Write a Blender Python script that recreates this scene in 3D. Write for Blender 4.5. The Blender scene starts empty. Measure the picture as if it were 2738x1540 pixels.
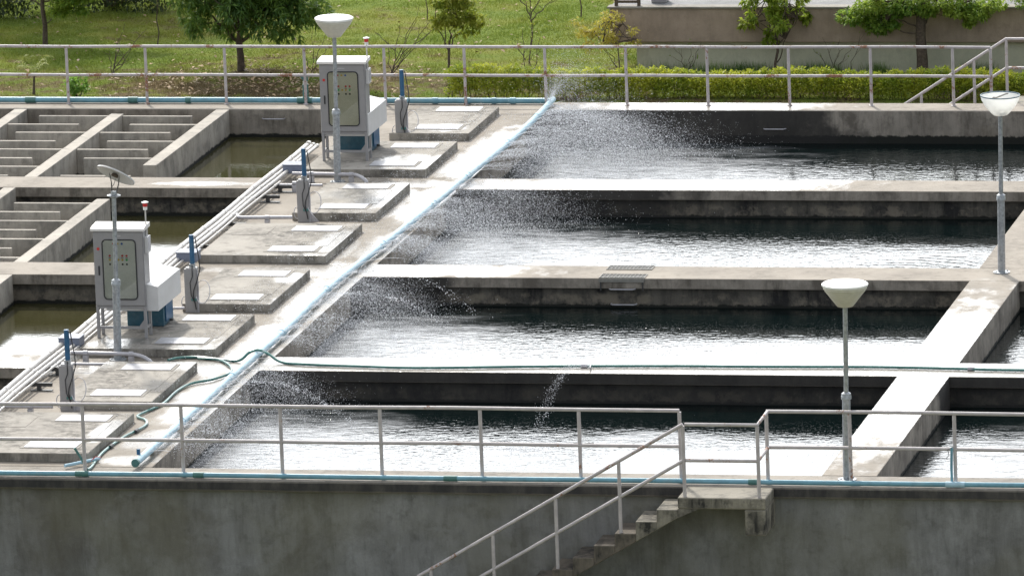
import bpy, math, random
import numpy as np
from mathutils import Matrix, Vector

# ------------------------------------------------------------------ camera, sky, sun, exposure
SC = bpy.context.scene
COL = SC.collection
cam_d = bpy.data.cameras.new("camera")
cam_d.sensor_width = 36.0
cam_d.lens = 22059.2268 / 2738.0 * 36.0
cam_d.clip_start = 1.0
cam_d.clip_end = 3000.0
cam = bpy.data.objects.new("camera", cam_d)
COL.objects.link(cam)
FWD = Vector((-0.21051172, 0.95674742, -0.2007964))
RGT = Vector((0.97756555, 0.20750948, -0.03613038))
UPV = Vector((-0.00709951, 0.20389752, 0.9789665))
cam.matrix_world = Matrix(((RGT.x, UPV.x, -FWD.x, 31.76147),
                           (RGT.y, UPV.y, -FWD.y, -114.39887),
                           (RGT.z, UPV.z, -FWD.z, 26.92142),
                           (0, 0, 0, 1)))
SC.camera = cam

SUN_EL = math.radians(46)
SUN_DIR = Vector((-0.44, 0.90, 0)).normalized() * math.cos(SUN_EL) + Vector((0, 0, math.sin(SUN_EL)))
CLOUD_SUN, CLOUD_ALL = 2.8, 0.85
world = bpy.data.worlds.new("World")
SC.world = world
world.use_nodes = True
wt = world.node_tree
wt.nodes.clear()
def wn(t, **kw):
    n = wt.nodes.new(t)
    for a, b in kw.items():
        setattr(n, a, b)
    return n
sky = wn('ShaderNodeTexSky', sky_type='NISHITA', sun_disc=False)
sky.sun_elevation = SUN_EL
sky.sun_rotation = math.atan2(SUN_DIR.x, SUN_DIR.y)
sky.air_density = 1.0
sky.dust_density = 2.5
bg = wn('ShaderNodeBackground')
bg.inputs['Strength'].default_value = 0.13
# broken cloud all over, much brighter low down on the sun's side
geo = wn('ShaderNodeTexCoord')
sep = wn('ShaderNodeSeparateXYZ')
cl = wn('ShaderNodeTexNoise')
cl.inputs['Scale'].default_value = 2.2
cl.inputs['Detail'].default_value = 7
cmap = wn('ShaderNodeMapping')
cmap.inputs['Scale'].default_value = (1, 1, 2.6)
cmap.inputs['Location'].default_value = (0.4, 0.1, 0.2)
ramp = wn('ShaderNodeMapRange', interpolation_type='SMOOTHSTEP')
ramp.inputs['From Min'].default_value = 0.36
ramp.inputs['From Max'].default_value = 0.60
el = wn('ShaderNodeMapRange', interpolation_type='SMOOTHSTEP')
el.inputs['From Min'].default_value = 0.78
el.inputs['From Max'].default_value = 0.42
dot = wn('ShaderNodeVectorMath', operation='DOT_PRODUCT')
dot.inputs[1].default_value = tuple(Vector((SUN_DIR.x, SUN_DIR.y, 0)).normalized())
az = wn('ShaderNodeMapRange', interpolation_type='SMOOTHSTEP')
az.inputs['From Min'].default_value = 0.30
az.inputs['From Max'].default_value = 0.85
band = wn('ShaderNodeMath', operation='MULTIPLY')
cover = wn('ShaderNodeMath', operation='MAXIMUM')
bandc = wn('ShaderNodeMath', operation='MULTIPLY')
bandc.inputs[1].default_value = 0.85
lum = wn('ShaderNodeMath', operation='MULTIPLY_ADD')
lum.inputs[1].default_value = CLOUD_SUN
lum.inputs[2].default_value = CLOUD_ALL
cbg = wn('ShaderNodeBackground')
cbg.inputs['Color'].default_value = (0.955, 0.98, 1.0, 1)
mix = wn('ShaderNodeMixShader')
wout = wn('ShaderNodeOutputWorld')
L = wt.links.new
L(geo.outputs['Generated'], sep.inputs[0])
L(geo.outputs['Generated'], cmap.inputs[0])
L(cmap.outputs[0], cl.inputs['Vector'])
L(cl.outputs[0], ramp.inputs['Value'])
L(sep.outputs['Z'], el.inputs['Value'])
L(geo.outputs['Generated'], dot.inputs[0])
L(dot.outputs['Value'], az.inputs['Value'])
L(el.outputs[0], band.inputs[0]); L(az.outputs[0], band.inputs[1])
L(band.outputs[0], bandc.inputs[0])
L(ramp.outputs[0], cover.inputs[0]); L(bandc.outputs[0], cover.inputs[1])
L(band.outputs[0], lum.inputs[0]); L(lum.outputs[0], cbg.inputs['Strength'])
L(sky.outputs[0], bg.inputs['Color'])
L(cover.outputs[0], mix.inputs[0]); L(bg.outputs[0], mix.inputs[1]); L(cbg.outputs[0], mix.inputs[2])
L(mix.outputs[0], wout.inputs['Surface'])

sun_d = bpy.data.lights.new("sun", 'SUN')
sun_d.energy = 2.9
sun_d.angle = math.radians(4.0)
sun_d.color = (1.0, 0.95, 0.87)
sun = bpy.data.objects.new("sun", sun_d)
COL.objects.link(sun)
sun.rotation_euler = SUN_DIR.to_track_quat('Z', 'Y').to_euler()

SC.view_settings.view_transform = 'Standard'
SC.view_settings.look = 'None'
SC.view_settings.gamma = 1.0
SC.view_settings.exposure = 0.40
SC.render.engine = 'CYCLES'
SC.cycles.max_bounces = 6
SC.cycles.transparent_max_bounces = 8

# ------------------------------------------------------------------ helpers
rng = np.random.default_rng(7)
random.seed(5)

class MB:
    """collects shapes into one mesh"""
    def __init__(s):
        s.v = []; s.f = []
    def add(s, vs, fs):
        o = len(s.v)
        s.v.extend([tuple(p) for p in vs])
        s.f.extend([tuple(i + o for i in f) for f in fs])
        return s
    def box(s, x0, x1, y0, y1, z0, z1):
        return s.add([(x0, y0, z0), (x1, y0, z0), (x1, y1, z0), (x0, y1, z0),
                      (x0, y0, z1), (x1, y0, z1), (x1, y1, z1), (x0, y1, z1)],
                     [(0, 3, 2, 1), (4, 5, 6, 7), (0, 1, 5, 4), (1, 2, 6, 5), (2, 3, 7, 6), (3, 0, 4, 7)])
    def prism(s, poly, axis, a, b):
        """poly: 2D outline; axis 'y' -> (x,z) outline extruded in y, 'z' -> (x,y), 'x' -> (y,z)"""
        n = len(poly)
        def P(p, t):
            return (p[0], t, p[1]) if axis == 'y' else ((p[0], p[1], t) if axis == 'z' else (t, p[0], p[1]))
        vs = [P(p, a) for p in poly] + [P(p, b) for p in poly]
        fs = [tuple(range(n)), tuple(range(2 * n - 1, n - 1, -1))]
        fs += [((i + 1) % n, i, n + i, n + (i + 1) % n) for i in range(n)]
        return s.add(vs, fs)
    def tube(s, pts, r, n=10, caps=True):
        pts = [Vector(p) for p in pts]
        rs = r if isinstance(r, (list, tuple)) else [r] * len(pts)
        vs = []; fs = []
        ref = None
        for i, p in enumerate(pts):
            d = (pts[min(i + 1, len(pts) - 1)] - pts[max(i - 1, 0)]).normalized()
            if ref is None:
                ref = Vector((0, 0, 1)) if abs(d.z) < 0.9 else Vector((1, 0, 0))
            u = (ref - d * ref.dot(d)).normalized()
            ref = u
            w = d.cross(u)
            for k in range(n):
                a = 2 * math.pi * k / n
                vs.append(p + (u * math.cos(a) + w * math.sin(a)) * rs[i])
        for i in range(len(pts) - 1):
            for k in range(n):
                fs.append((i * n + k, i * n + (k + 1) % n, (i + 1) * n + (k + 1) % n, (i + 1) * n + k))
        if caps:
            fs.append(tuple(range(n - 1, -1, -1)))
            fs.append(tuple((len(pts) - 1) * n + k for k in range(n)))
        return s.add(vs, fs)
    def lathe(s, prof, c=(0, 0, 0), n=24, M=None, caps=True):
        vs = []; fs = []
        for (r, z) in prof:
            for k in range(n):
                a = 2 * math.pi * k / n
                p = Vector((r * math.cos(a), r * math.sin(a), z))
                if M is not None:
                    p = M @ p
                vs.append(p + Vector(c))
        m = len(prof)
        for i in range(m - 1):
            for k in range(n):
                fs.append((i * n + k, i * n + (k + 1) % n, (i + 1) * n + (k + 1) % n, (i + 1) * n + k))
        if caps and prof[0][0] > 0:
            fs.append(tuple(range(n - 1, -1, -1)))
        if caps and prof[-1][0] > 0:
            fs.append(tuple((m - 1) * n + k for k in range(n)))
        return s.add(vs, fs)
    def build(s, name, mat, parent=None, smooth=False, bevel=0, label=None):
        me = bpy.data.meshes.new(name)
        me.from_pydata(s.v, [], s.f)
        me.materials.append(mat)
        if smooth:
            me.polygons.foreach_set('use_smooth', [True] * len(me.polygons))
            try:
                me.set_sharp_from_angle(angle=math.radians(40))
            except Exception:
                pass
        me.update()
        o = bpy.data.objects.new(name, me)
        COL.objects.link(o)
        if parent is not None:
            o.parent = parent
        if bevel:
            b = o.modifiers.new('bevel', 'BEVEL')
            b.width = bevel; b.segments = 2; b.limit_method = 'ANGLE'
        if label:
            o['label'] = label
        return o

def arr_mesh(name, V, Fc, mat, parent=None):
    """V (n,3), Fc (m,k) -> mesh object"""
    me = bpy.data.meshes.new(name)
    m, kk = Fc.shape
    me.vertices.add(len(V)); me.vertices.foreach_set('co', np.asarray(V, np.float32).ravel())
    me.loops.add(m * kk); me.loops.foreach_set('vertex_index', np.asarray(Fc, np.int32).ravel())
    me.polygons.add(m)
    me.polygons.foreach_set('loop_start', np.arange(m, dtype=np.int32) * kk)
    me.polygons.foreach_set('loop_total', np.full(m, kk, np.int32))
    me.materials.append(mat)
    me.update(calc_edges=True); me.validate()
    o = bpy.data.objects.new(name, me)
    COL.objects.link(o)
    if parent is not None:
        o.parent = parent
    return o

def tag(o, label=None, cat=None, group=None, kind=None):
    if label: o['label'] = label
    if cat: o['category'] = cat
    if group: o['group'] = group
    if kind: o['kind'] = kind
    return o

def thing(name, label, cat, loc=(0, 0, 0), group=None, rz=0.0):
    o = bpy.data.objects.new(name, None)
    o.empty_display_size = 0.2
    COL.objects.link(o)
    o.location = loc
    o.rotation_euler.z = rz
    return tag(o, label, cat, group)

def dup(root, loc, label, group=None):
    r = root.copy(); COL.objects.link(r); r.location = loc
    tag(r, label, None, group)
    def rec(src, par):
        for ch in [c for c in bpy.data.objects if c.parent == src]:
            c2 = ch.copy(); COL.objects.link(c2); c2.parent = par
            rec(ch, c2)
    rec(root, r)
    return r

# ------------------------------------------------------------------ materials
class NT:
    def __init__(s, name):
        s.m = bpy.data.materials.new(name)
        s.m.use_nodes = True
        s.t = s.m.node_tree
        s.t.nodes.clear()
        s.out = s.t.nodes.new('ShaderNodeOutputMaterial')
        s._pos = None
    def n(s, t, ins=None, **kw):
        nd = s.t.nodes.new(t)
        for a, b in kw.items():
            setattr(nd, a, b)
        for kx, v in (ins or {}).items():
            sock = nd.inputs[kx]
            if hasattr(v, 'is_output') or isinstance(v, bpy.types.NodeSocket):
                s.t.links.new(v, sock)
            else:
                if isinstance(v, tuple) and len(v) == 3 and sock.type == 'RGBA':
                    v = v + (1,)
                sock.default_value = v
        return nd
    def pos(s):
        if s._pos is None:
            s._pos = s.n('ShaderNodeNewGeometry').outputs['Position']
        return s._pos
    def math(s, op, a, b=0.0, c=0.0, clamp=False):
        nd = s.n('ShaderNodeMath', {0: a, 1: b, 2: c}, operation=op)
        nd.use_clamp = clamp
        return nd.outputs[0]
    def noise(s, scale, detail=4, rough=0.55, vscale=None, vec=None, off=(0, 0, 0), dist=0.0):
        v = vec if vec is not None else s.pos()
        if vscale is not None or off != (0, 0, 0):
            v = s.n('ShaderNodeMapping', {'Vector': v, 'Scale': vscale or (1, 1, 1), 'Location': off}).outputs[0]
        return s.n('ShaderNodeTexNoise', {'Vector': v, 'Scale': scale, 'Detail': detail, 'Roughness': rough, 'Distortion': dist}).outputs[0]
    def rng(s, v, a, b, c=0.0, d=1.0, smooth=True):
        return s.n('ShaderNodeMapRange', {'Value': v, 'From Min': a, 'From Max': b, 'To Min': c, 'To Max': d},
                   interpolation_type='SMOOTHSTEP' if smooth else 'LINEAR').outputs[0]
    def mix(s, f, a, b):
        return s.n('ShaderNodeMix', {0: f, 6: a, 7: b}, data_type='RGBA').outputs[2]
    def mul(s, a, b):
        return s.n('ShaderNodeMix', {0: 1.0, 6: a, 7: b}, data_type='RGBA', blend_type='MULTIPLY').outputs[2]
    def ell(s, lst):
        """max over ellipses of 1-distance, in plan (x, y)"""
        best = None
        for (cx, cy, rx, ry) in lst:
            v = s.n('ShaderNodeVectorMath', {0: s.pos(), 1: (1 / rx, 1 / ry, 0), 2: (-cx / rx, -cy / ry, 0)}, operation='MULTIPLY_ADD').outputs[0]
            l = s.n('ShaderNodeVectorMath', {0: v}, operation='LENGTH').outputs['Value']
            best = l if best is None else s.math('MINIMUM', best, l)
        return s.math('SUBTRACT', 1.0, best)
    def bump(s, h, strength=0.3, dist=0.01, normal=None):
        ins = {'Height': h, 'Strength': strength, 'Distance': dist}
        if normal is not None: ins['Normal'] = normal
        return s.n('ShaderNodeBump', ins).outputs[0]
    def pbr(s, **kw):
        names = {'color': 'Base Color', 'rough': 'Roughness', 'metal': 'Metallic', 'normal': 'Normal', 'spec': 'Specular IOR Level',
                 'coat': 'Coat Weight', 'coat_rough': 'Coat Roughness', 'coat_ior': 'Coat IOR', 'coat_normal': 'Coat Normal', 'ior': 'IOR', 'trans': 'Transmission Weight', 'alpha': 'Alpha'}
        nd = s.n('ShaderNodeBsdfPrincipled', {names[a]: b for a, b in kw.items()})
        s.t.links.new(nd.outputs[0], s.out.inputs[0])
        return nd
    def surf(s, sock):
        s.t.links.new(sock, s.out.inputs[0])

# plan ellipses (x, y, rx, ry) where the concrete is covered by a film of spray water
WET = [
    (0.66, 25.2, 0.58, 3.0), (0.60, 21.0, 0.56, 1.9), (0.68, 17.2, 0.46, 1.6), (0.54, 13.0, 0.62, 2.4), (0.50, 9.8, 0.5, 1.6),
    (0.52, 5.3, 0.55, 2.3), (0.40, 2.6, 0.5, 0.8), (0.45, 1.2, 0.55, 0.45),
    (3.6, 22.45, 3.9, 0.85), (3.7, 30.0, 2.7, 0.55), (0.9, 15.25, 2.9, 0.75), (-0.1, 22.6, 1.1, 0.45),
    (7.0, 7.95, 14.0, 1.4), (11.33, 7.6, 1.3, 6.3), (15, 7.95, 6, 1.4), (0.3, 7.9, 1.3, 0.7),
    (-0.3, 23.9, 0.9, 0.75), (-0.15, 20.9, 0.55, 1.7), (-0.6, 21.0, 0.8, 0.6), (-0.1, 16.9, 0.35, 1.0), (-0.15, 13.9, 0.3, 0.4),
    (-0.3, 2.6, 0.22, 0.9), (-3.75, 22.55, 0.9, 0.22), (-0.5, 27.1, 0.5, 0.4), (-1.2, 8.9, 0.9, 0.3),
    (5.6, 22.9, 2.3, 0.5)]
SOAK = [(2.5, 29.6, 4.2, 2.5), (1.6, 22.2, 3.6, 1.5), (0.6, 14.8, 2.2, 1.2), (6.0, 7.6, 9.0, 1.5), (14, 7.6, 4, 1.2)]
# ground in the bare concrete film where the water has parted
def concrete(name, base, dark, side_dirt=0.6, wet=False, soak=0.0, mould=0.0, top_grime=0.35, tide=0.0, blot=0.0, algae=0.0, light=1.0):
    t = NT(name)
    big = t.noise(0.9, 5, 0.6)
    mid = t.noise(5.0, 6, 0.65)
    fine = t.noise(45.0, 3, 0.6)
    grain = t.noise(160.0, 2, 0.5)
    c = t.mix(t.rng(big, 0.35, 0.68), base, tuple(x * 0.82 for x in base))
    c = t.mix(t.math('MULTIPLY', t.rng(mid, 0.52, 0.75), 0.55), c, dark)
    c = t.mix(t.math('MULTIPLY', t.rng(fine, 0.45, 0.75), 0.28), c, tuple(x * 0.6 for x in base))
    c = t.mix(t.math('MULTIPLY', t.rng(grain, 0.55, 0.8), 0.25), c, tuple(min(1, x * 1.5) for x in base))
    # runs and mould on upright faces
    nz = t.n('ShaderNodeSeparateXYZ', {0: t.n('ShaderNodeNewGeometry').outputs['True Normal']}).outputs['Z']
    side = t.math('SUBTRACT', 1.0, t.math('ABSOLUTE', nz), clamp=True)
    run = t.noise(1.5, 6, 0.68, vscale=(1.5, 1.5, 0.45), dist=0.7)
    run2 = t.noise(9.0, 4, 0.6, vscale=(1.6, 1.6, 0.22), off=(3, 1, 2), dist=0.4)
    patch = t.noise(1.7, 6, 0.7, off=(5, 2, 8))
    dirt = t.math('ADD', t.math('MULTIPLY', t.rng(run, 0.40, 0.66), 0.6), t.math('MULTIPLY', t.rng(run2, 0.45, 0.7), 0.35))
    dirt = t.math('MULTIPLY', t.math('ADD', dirt, t.math('MULTIPLY', t.rng(patch, 0.45, 0.62), 0.6)), side_dirt)
    dirt = t.math('MULTIPLY', dirt, side, clamp=True)
    c = t.mix(dirt, c, dark)
    if blot:                            # broad irregular damp stains
        bl = t.math('MULTIPLY', t.rng(t.noise(0.32, 8, 0.66, off=(6.3, 1, 2.2), vscale=(1, 1, 0.8), dist=0.6), 0.50, 0.66), blot)
        c = t.mix(bl, c, (0.085, 0.072, 0.050))
        b2 = t.math('MULTIPLY', t.rng(t.noise(1.1, 7, 0.7, off=(1.3, 5, 4.2), dist=1.0), 0.60, 0.70), blot * 0.7)
        c = t.mix(b2, c, (0.30, 0.31, 0.32))
    if tide:                            # lime crust and a weed line where the water has stood
        z_ = t.n('ShaderNodeSeparateXYZ', {0: t.pos()}).outputs['Z']
        zn = t.math('MULTIPLY_ADD', t.math('SUBTRACT', t.noise(7.0, 5, 0.7, off=(3, 9, 1)), 0.5), 0.14, z_)
        crust = t.math('MULTIPLY', t.rng(zn, -0.24, -0.32), t.rng(t.noise(2.6, 6, 0.72, off=(4, 4, 7)), 0.46, 0.60))
        c = t.mix(t.math('MULTIPLY', t.math('MULTIPLY', crust, side), tide * 0.65), c, (0.24, 0.205, 0.155))
        c = t.mix(t.math('MULTIPLY', t.rng(zn, -0.44, -0.475), side), c, (0.014, 0.015, 0.012))
    gr = t.math('MULTIPLY', t.rng(t.noise(0.55, 7, 0.68, off=(1, 6, 3), dist=0.8), 0.40, 0.60), t.rng(t.noise(6.5, 6, 0.72, off=(7, 2, 2)), 0.32, 0.62))
    c = t.mix(t.math('MULTIPLY', t.math('MULTIPLY', gr, t.rng(nz, 0.5, 0.9)), top_grime), c, dark)
    if mould:
        mm = t.math('MULTIPLY_ADD', t.rng(t.noise(2.4, 6, 0.7, vscale=(1.5, 1.5, 0.5), off=(2, 2, 6)), 0.36, 0.66), -0.20, 1.0)
        c = t.mix(t.math('MULTIPLY', t.math('MULTIPLY', mm, side), mould), c, dark)
    if algae:
        al = t.math('MULTIPLY', t.rng(t.noise(0.7, 5, 0.6, off=(9, 4, 1)), 0.38, 0.62), algae)
        c = t.mix(al, c, (0.150, 0.142, 0.090))
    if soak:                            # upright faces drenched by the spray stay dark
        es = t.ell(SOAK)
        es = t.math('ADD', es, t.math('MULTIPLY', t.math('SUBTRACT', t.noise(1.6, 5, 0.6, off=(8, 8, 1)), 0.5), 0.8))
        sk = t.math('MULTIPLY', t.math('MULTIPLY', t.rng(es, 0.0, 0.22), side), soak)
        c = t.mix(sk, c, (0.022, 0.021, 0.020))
    rough = 0.85
    nrm = t.bump(t.math('ADD', t.math('MULTIPLY', fine, 0.6), mid), 0.5, 0.012)
    kw = {}
    if wet:
        e = t.ell(WET)
        wn_ = t.noise(2.2, 5, 0.62, vscale=(1.0, 0.55, 1.0), off=(2, 7, 0))
        e = t.math('ADD', e, t.math('MULTIPLY', t.math('SUBTRACT', wn_, 0.5), 1.5))
        w = t.math('MULTIPLY', t.rng(e, -0.08, 0.42), t.rng(nz, 0.5, 0.9))
        film = t.rng(t.noise(7, 4, 0.6, vscale=(1, 0.5, 1), off=(1, 1, 4)), 0.3, 0.72)
        c = t.mix(t.math('MULTIPLY', w, 0.55), c, tuple(x * 0.45 for x in base))
        kw = dict(coat=t.math('MULTIPLY', w, t.rng(film, 0.15, 0.95, 1.0, 0.45)), coat_rough=t.math('MULTIPLY_ADD', film, 0.28, 0.06), coat_ior=1.36,
                  coat_normal=t.bump(t.noise(20, 4, 0.65), 0.6, 0.006))
        rough = t.math('MULTIPLY_ADD', w, -0.45, 0.85)
    t.pbr(color=c, rough=rough, normal=nrm, spec=0.35, **kw)
    return t.m

def plain(name, col, rough=0.5, metal=0.0, var=0.12, dirt=None, bump=0.0, scale=18.0, coat=0.0):
    t = NT(name)
    nn = t.noise(scale, 5, 0.6)
    c = t.mix(t.rng(nn, 0.3, 0.7), tuple(x * (1 - var) for x in col), tuple(min(1, x * (1 + var)) for x in col))
    if dirt:
        d = t.math('MULTIPLY', t.rng(t.noise(scale * 0.35, 6, 0.7, off=(4, 4, 4)), 0.5, 0.68), dirt[1])
        c = t.mix(d, c, dirt[0])
    kw = {}
    if bump:
        kw['normal'] = t.bump(nn, bump, 0.006)
    t.pbr(color=c, rough=rough, metal=metal, coat=coat, **kw)
    return t.m

M = {}
M['top'] = concrete('wet concrete top', (0.345, 0.305, 0.255), (0.13, 0.113, 0.092), 0.9, wet=True, soak=0.9, top_grime=0.5, tide=0.4)
M['dry'] = concrete('dry concrete', (0.34, 0.315, 0.275), (0.10, 0.092, 0.08), 0.55)
M['baffle'] = concrete('grey streaked concrete', (0.47, 0.43, 0.37), (0.12, 0.112, 0.10), 0.55, tide=0.3)
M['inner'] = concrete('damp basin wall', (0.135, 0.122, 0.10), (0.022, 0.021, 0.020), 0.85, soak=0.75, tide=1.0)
M['outer'] = concrete('stained outer wall', (0.262, 0.262, 0.255), (0.085, 0.082, 0.075), 0.55, algae=0.35, blot=0.42)  # neutral grey wall with algae and stains
M['coping'] = concrete('mouldy coping', (0.33, 0.295, 0.25), (0.024, 0.024, 0.026), 0.5, mould=0.95)
M['stair'] = concrete('mouldy stair concrete', (0.29, 0.265, 0.215), (0.030, 0.029, 0.026), 0.95, top_grime=0.9)
M['plinth'] = concrete('plinth concrete', (0.375, 0.345, 0.30), (0.11, 0.10, 0.085), 0.85, wet=True, top_grime=1.0)
M['stairlow'] = concrete('darker lower steps', (0.17, 0.145, 0.115), (0.028, 0.027, 0.025), 0.9, top_grime=0.9)  # darker base colour for the lower steps
M['bank'] = concrete('brown render', (0.40, 0.31, 0.24), (0.22, 0.17, 0.13), 0.5)
M['pale'] = concrete('pale green render', (0.58, 0.56, 0.42), (0.38, 0.37, 0.28), 0.4)

def rail_mat(name, amount):
    t = NT(name)
    nn = t.noise(1.6, 6, 0.7)
    n2 = t.noise(26, 5, 0.7)
    f = t.rng(t.math('ADD', nn, t.math('MULTIPLY', n2, 0.45)), 0.80 - amount, 0.87 - amount)
    base = t.mix(t.rng(t.noise(8, 4), 0.3, 0.7), (0.40, 0.365, 0.365), (0.50, 0.46, 0.455))
    c = t.mix(f, base, t.mix(t.rng(n2, 0.35, 0.65), (0.17, 0.062, 0.030), (0.30, 0.16, 0.10)))
    t.pbr(color=c, rough=t.math('MULTIPLY_ADD', f, 0.4, 0.42), normal=t.bump(n2, 0.3, 0.004))
    return t.m
M['rail'] = rail_mat('chipped pale paint', -0.05)
M['rust_rail'] = rail_mat('rusty pale paint', 0.03)
M['galv'] = plain('galvanised steel', (0.34, 0.36, 0.38), 0.42, 0.55, 0.25, ((0.5, 0.5, 0.5), 0.4), 0.15, 22)
M['white'] = plain('white enamel', (0.80, 0.80, 0.77), 0.4, 0, 0.05, ((0.55, 0.52, 0.45), 0.35), 0, 9)
M['cream'] = plain('cream lamp plastic', (0.58, 0.56, 0.48), 0.5, 0, 0.06, ((0.5, 0.46, 0.36), 0.3), 0, 12)
M['cabinet'] = plain('grey cabinet paint', (0.27, 0.262, 0.262), 0.42, 0, 0.04, ((0.33, 0.31, 0.29), 0.25), 0, 6, 0.1)
M['cabtop'] = plain('light cabinet roof paint', (0.74, 0.71, 0.68), 0.5, 0, 0.05, ((0.5, 0.45, 0.4), 0.3), 0, 8)
M['hood'] = plain('pale hood paint', (0.56, 0.55, 0.54), 0.45, 0, 0.04, ((0.48, 0.46, 0.42), 0.3), 0, 5)
M['panel'] = plain('cream instrument panel', (0.62, 0.59, 0.44), 0.5, 0, 0.03)
M['panelwhite'] = plain('whitish instrument panel', (0.66, 0.66, 0.60), 0.5, 0, 0.03)
M['roofing'] = plain('grey roofing', (0.17, 0.17, 0.175), 0.8, 0, 0.2, ((0.3, 0.3, 0.3), 0.5), 0, 3)
M['black'] = plain('black rubber', (0.022, 0.022, 0.024), 0.55, 0, 0.1)
M['darksteel'] = plain('dark steel', (0.06, 0.06, 0.06), 0.5, 0.3, 0.2)
M['red'] = plain('red lens', (0.55, 0.03, 0.03), 0.3)
M['yellow'] = plain('yellow lens', (0.62, 0.42, 0.04), 0.3)
M['green'] = plain('green lens', (0.04, 0.42, 0.10), 0.3)
M['bluelens'] = plain('blue lens', (0.04, 0.14, 0.50), 0.3)
M['blue'] = plain('deep blue paint', (0.018, 0.095, 0.20), 0.38, 0, 0.12, ((0.10, 0.17, 0.22), 0.4), 0, 14)
M['teal'] = plain('dark teal paint', (0.018, 0.085, 0.125), 0.4, 0, 0.15, ((0.08, 0.14, 0.17), 0.5), 0, 12)
M['slate'] = plain('slate blue box paint', (0.16, 0.18, 0.24), 0.45, 0, 0.1)
M['pvc'] = plain('blue pvc pipe', (0.14, 0.31, 0.39), 0.35, 0, 0.14, ((0.24, 0.35, 0.37), 0.5), 0, 7)
M['pvcpale'] = plain('sun bleached blue pvc pipe', (0.36, 0.53, 0.62), 0.5, 0, 0.10, ((0.44, 0.60, 0.68), 0.5), 0, 7)
M['fitting'] = plain('green pipe fitting', (0.055, 0.16, 0.15), 0.45, 0, 0.15)
M['hose'] = plain('green garden hose', (0.045, 0.17, 0.15), 0.3, 0, 0.2, ((0.16, 0.34, 0.30), 0.6), 0, 30, 0.3)
M['conduit'] = plain('pale grey conduit', (0.55, 0.53, 0.50), 0.42, 0, 0.06, ((0.42, 0.40, 0.37), 0.4), 0, 8)
M['greypipe'] = plain('grey steel pipe', (0.44, 0.43, 0.45), 0.4, 0.2, 0.1, ((0.28, 0.26, 0.25), 0.4), 0, 14)
M['grate'] = plain('galvanised grating', (0.22, 0.21, 0.185), 0.6, 0.0, 0.15)
M['bark'] = plain('bark', (0.085, 0.062, 0.045), 0.9, 0, 0.35, ((0.20, 0.16, 0.12), 0.4), 0.6, 20)
M['twig'] = plain('dry twig', (0.10, 0.075, 0.055), 0.9, 0, 0.3)

# cover plate: fine checker tread on bright steel
t = NT('tread plate')
br = t.n('ShaderNodeTexChecker', {'Vector': t.pos(), 'Scale': 38.0}).outputs[1]
t.pbr(color=t.mix(t.rng(t.noise(6, 5), 0.35, 0.7), (0.46, 0.46, 0.49), (0.36, 0.36, 0.37)), rough=0.42, metal=0.25, normal=t.bump(br, 0.25, 0.003))
M['plate'] = t.m

# glass pane: a clear sheet with its own reflection
t = NT('window glass')
fr = t.n('ShaderNodeFresnel', {'IOR': 1.45}).outputs[0]
t.surf(t.n('ShaderNodeMixShader', {0: fr, 1: t.n('ShaderNodeBsdfTransparent', {'Color': (0.92, 0.93, 0.92)}).outputs[0],
                                   2: t.n('ShaderNodeBsdfGlossy', {'Roughness': 0.03}).outputs[0]}).outputs[0])
M['glass'] = t.m

# frosted lamp bowl
t = NT('frosted lamp bowl')
t.surf(t.n('ShaderNodeMixShader', {0: 0.55, 1: t.n('ShaderNodeBsdfDiffuse', {'Color': (0.92, 0.92, 0.90)}).outputs[0],
                                   2: t.n('ShaderNodeBsdfTranslucent', {'Color': (0.95, 0.95, 0.93)}).outputs[0]}).outputs[0])
M['frost'] = t.m

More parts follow.
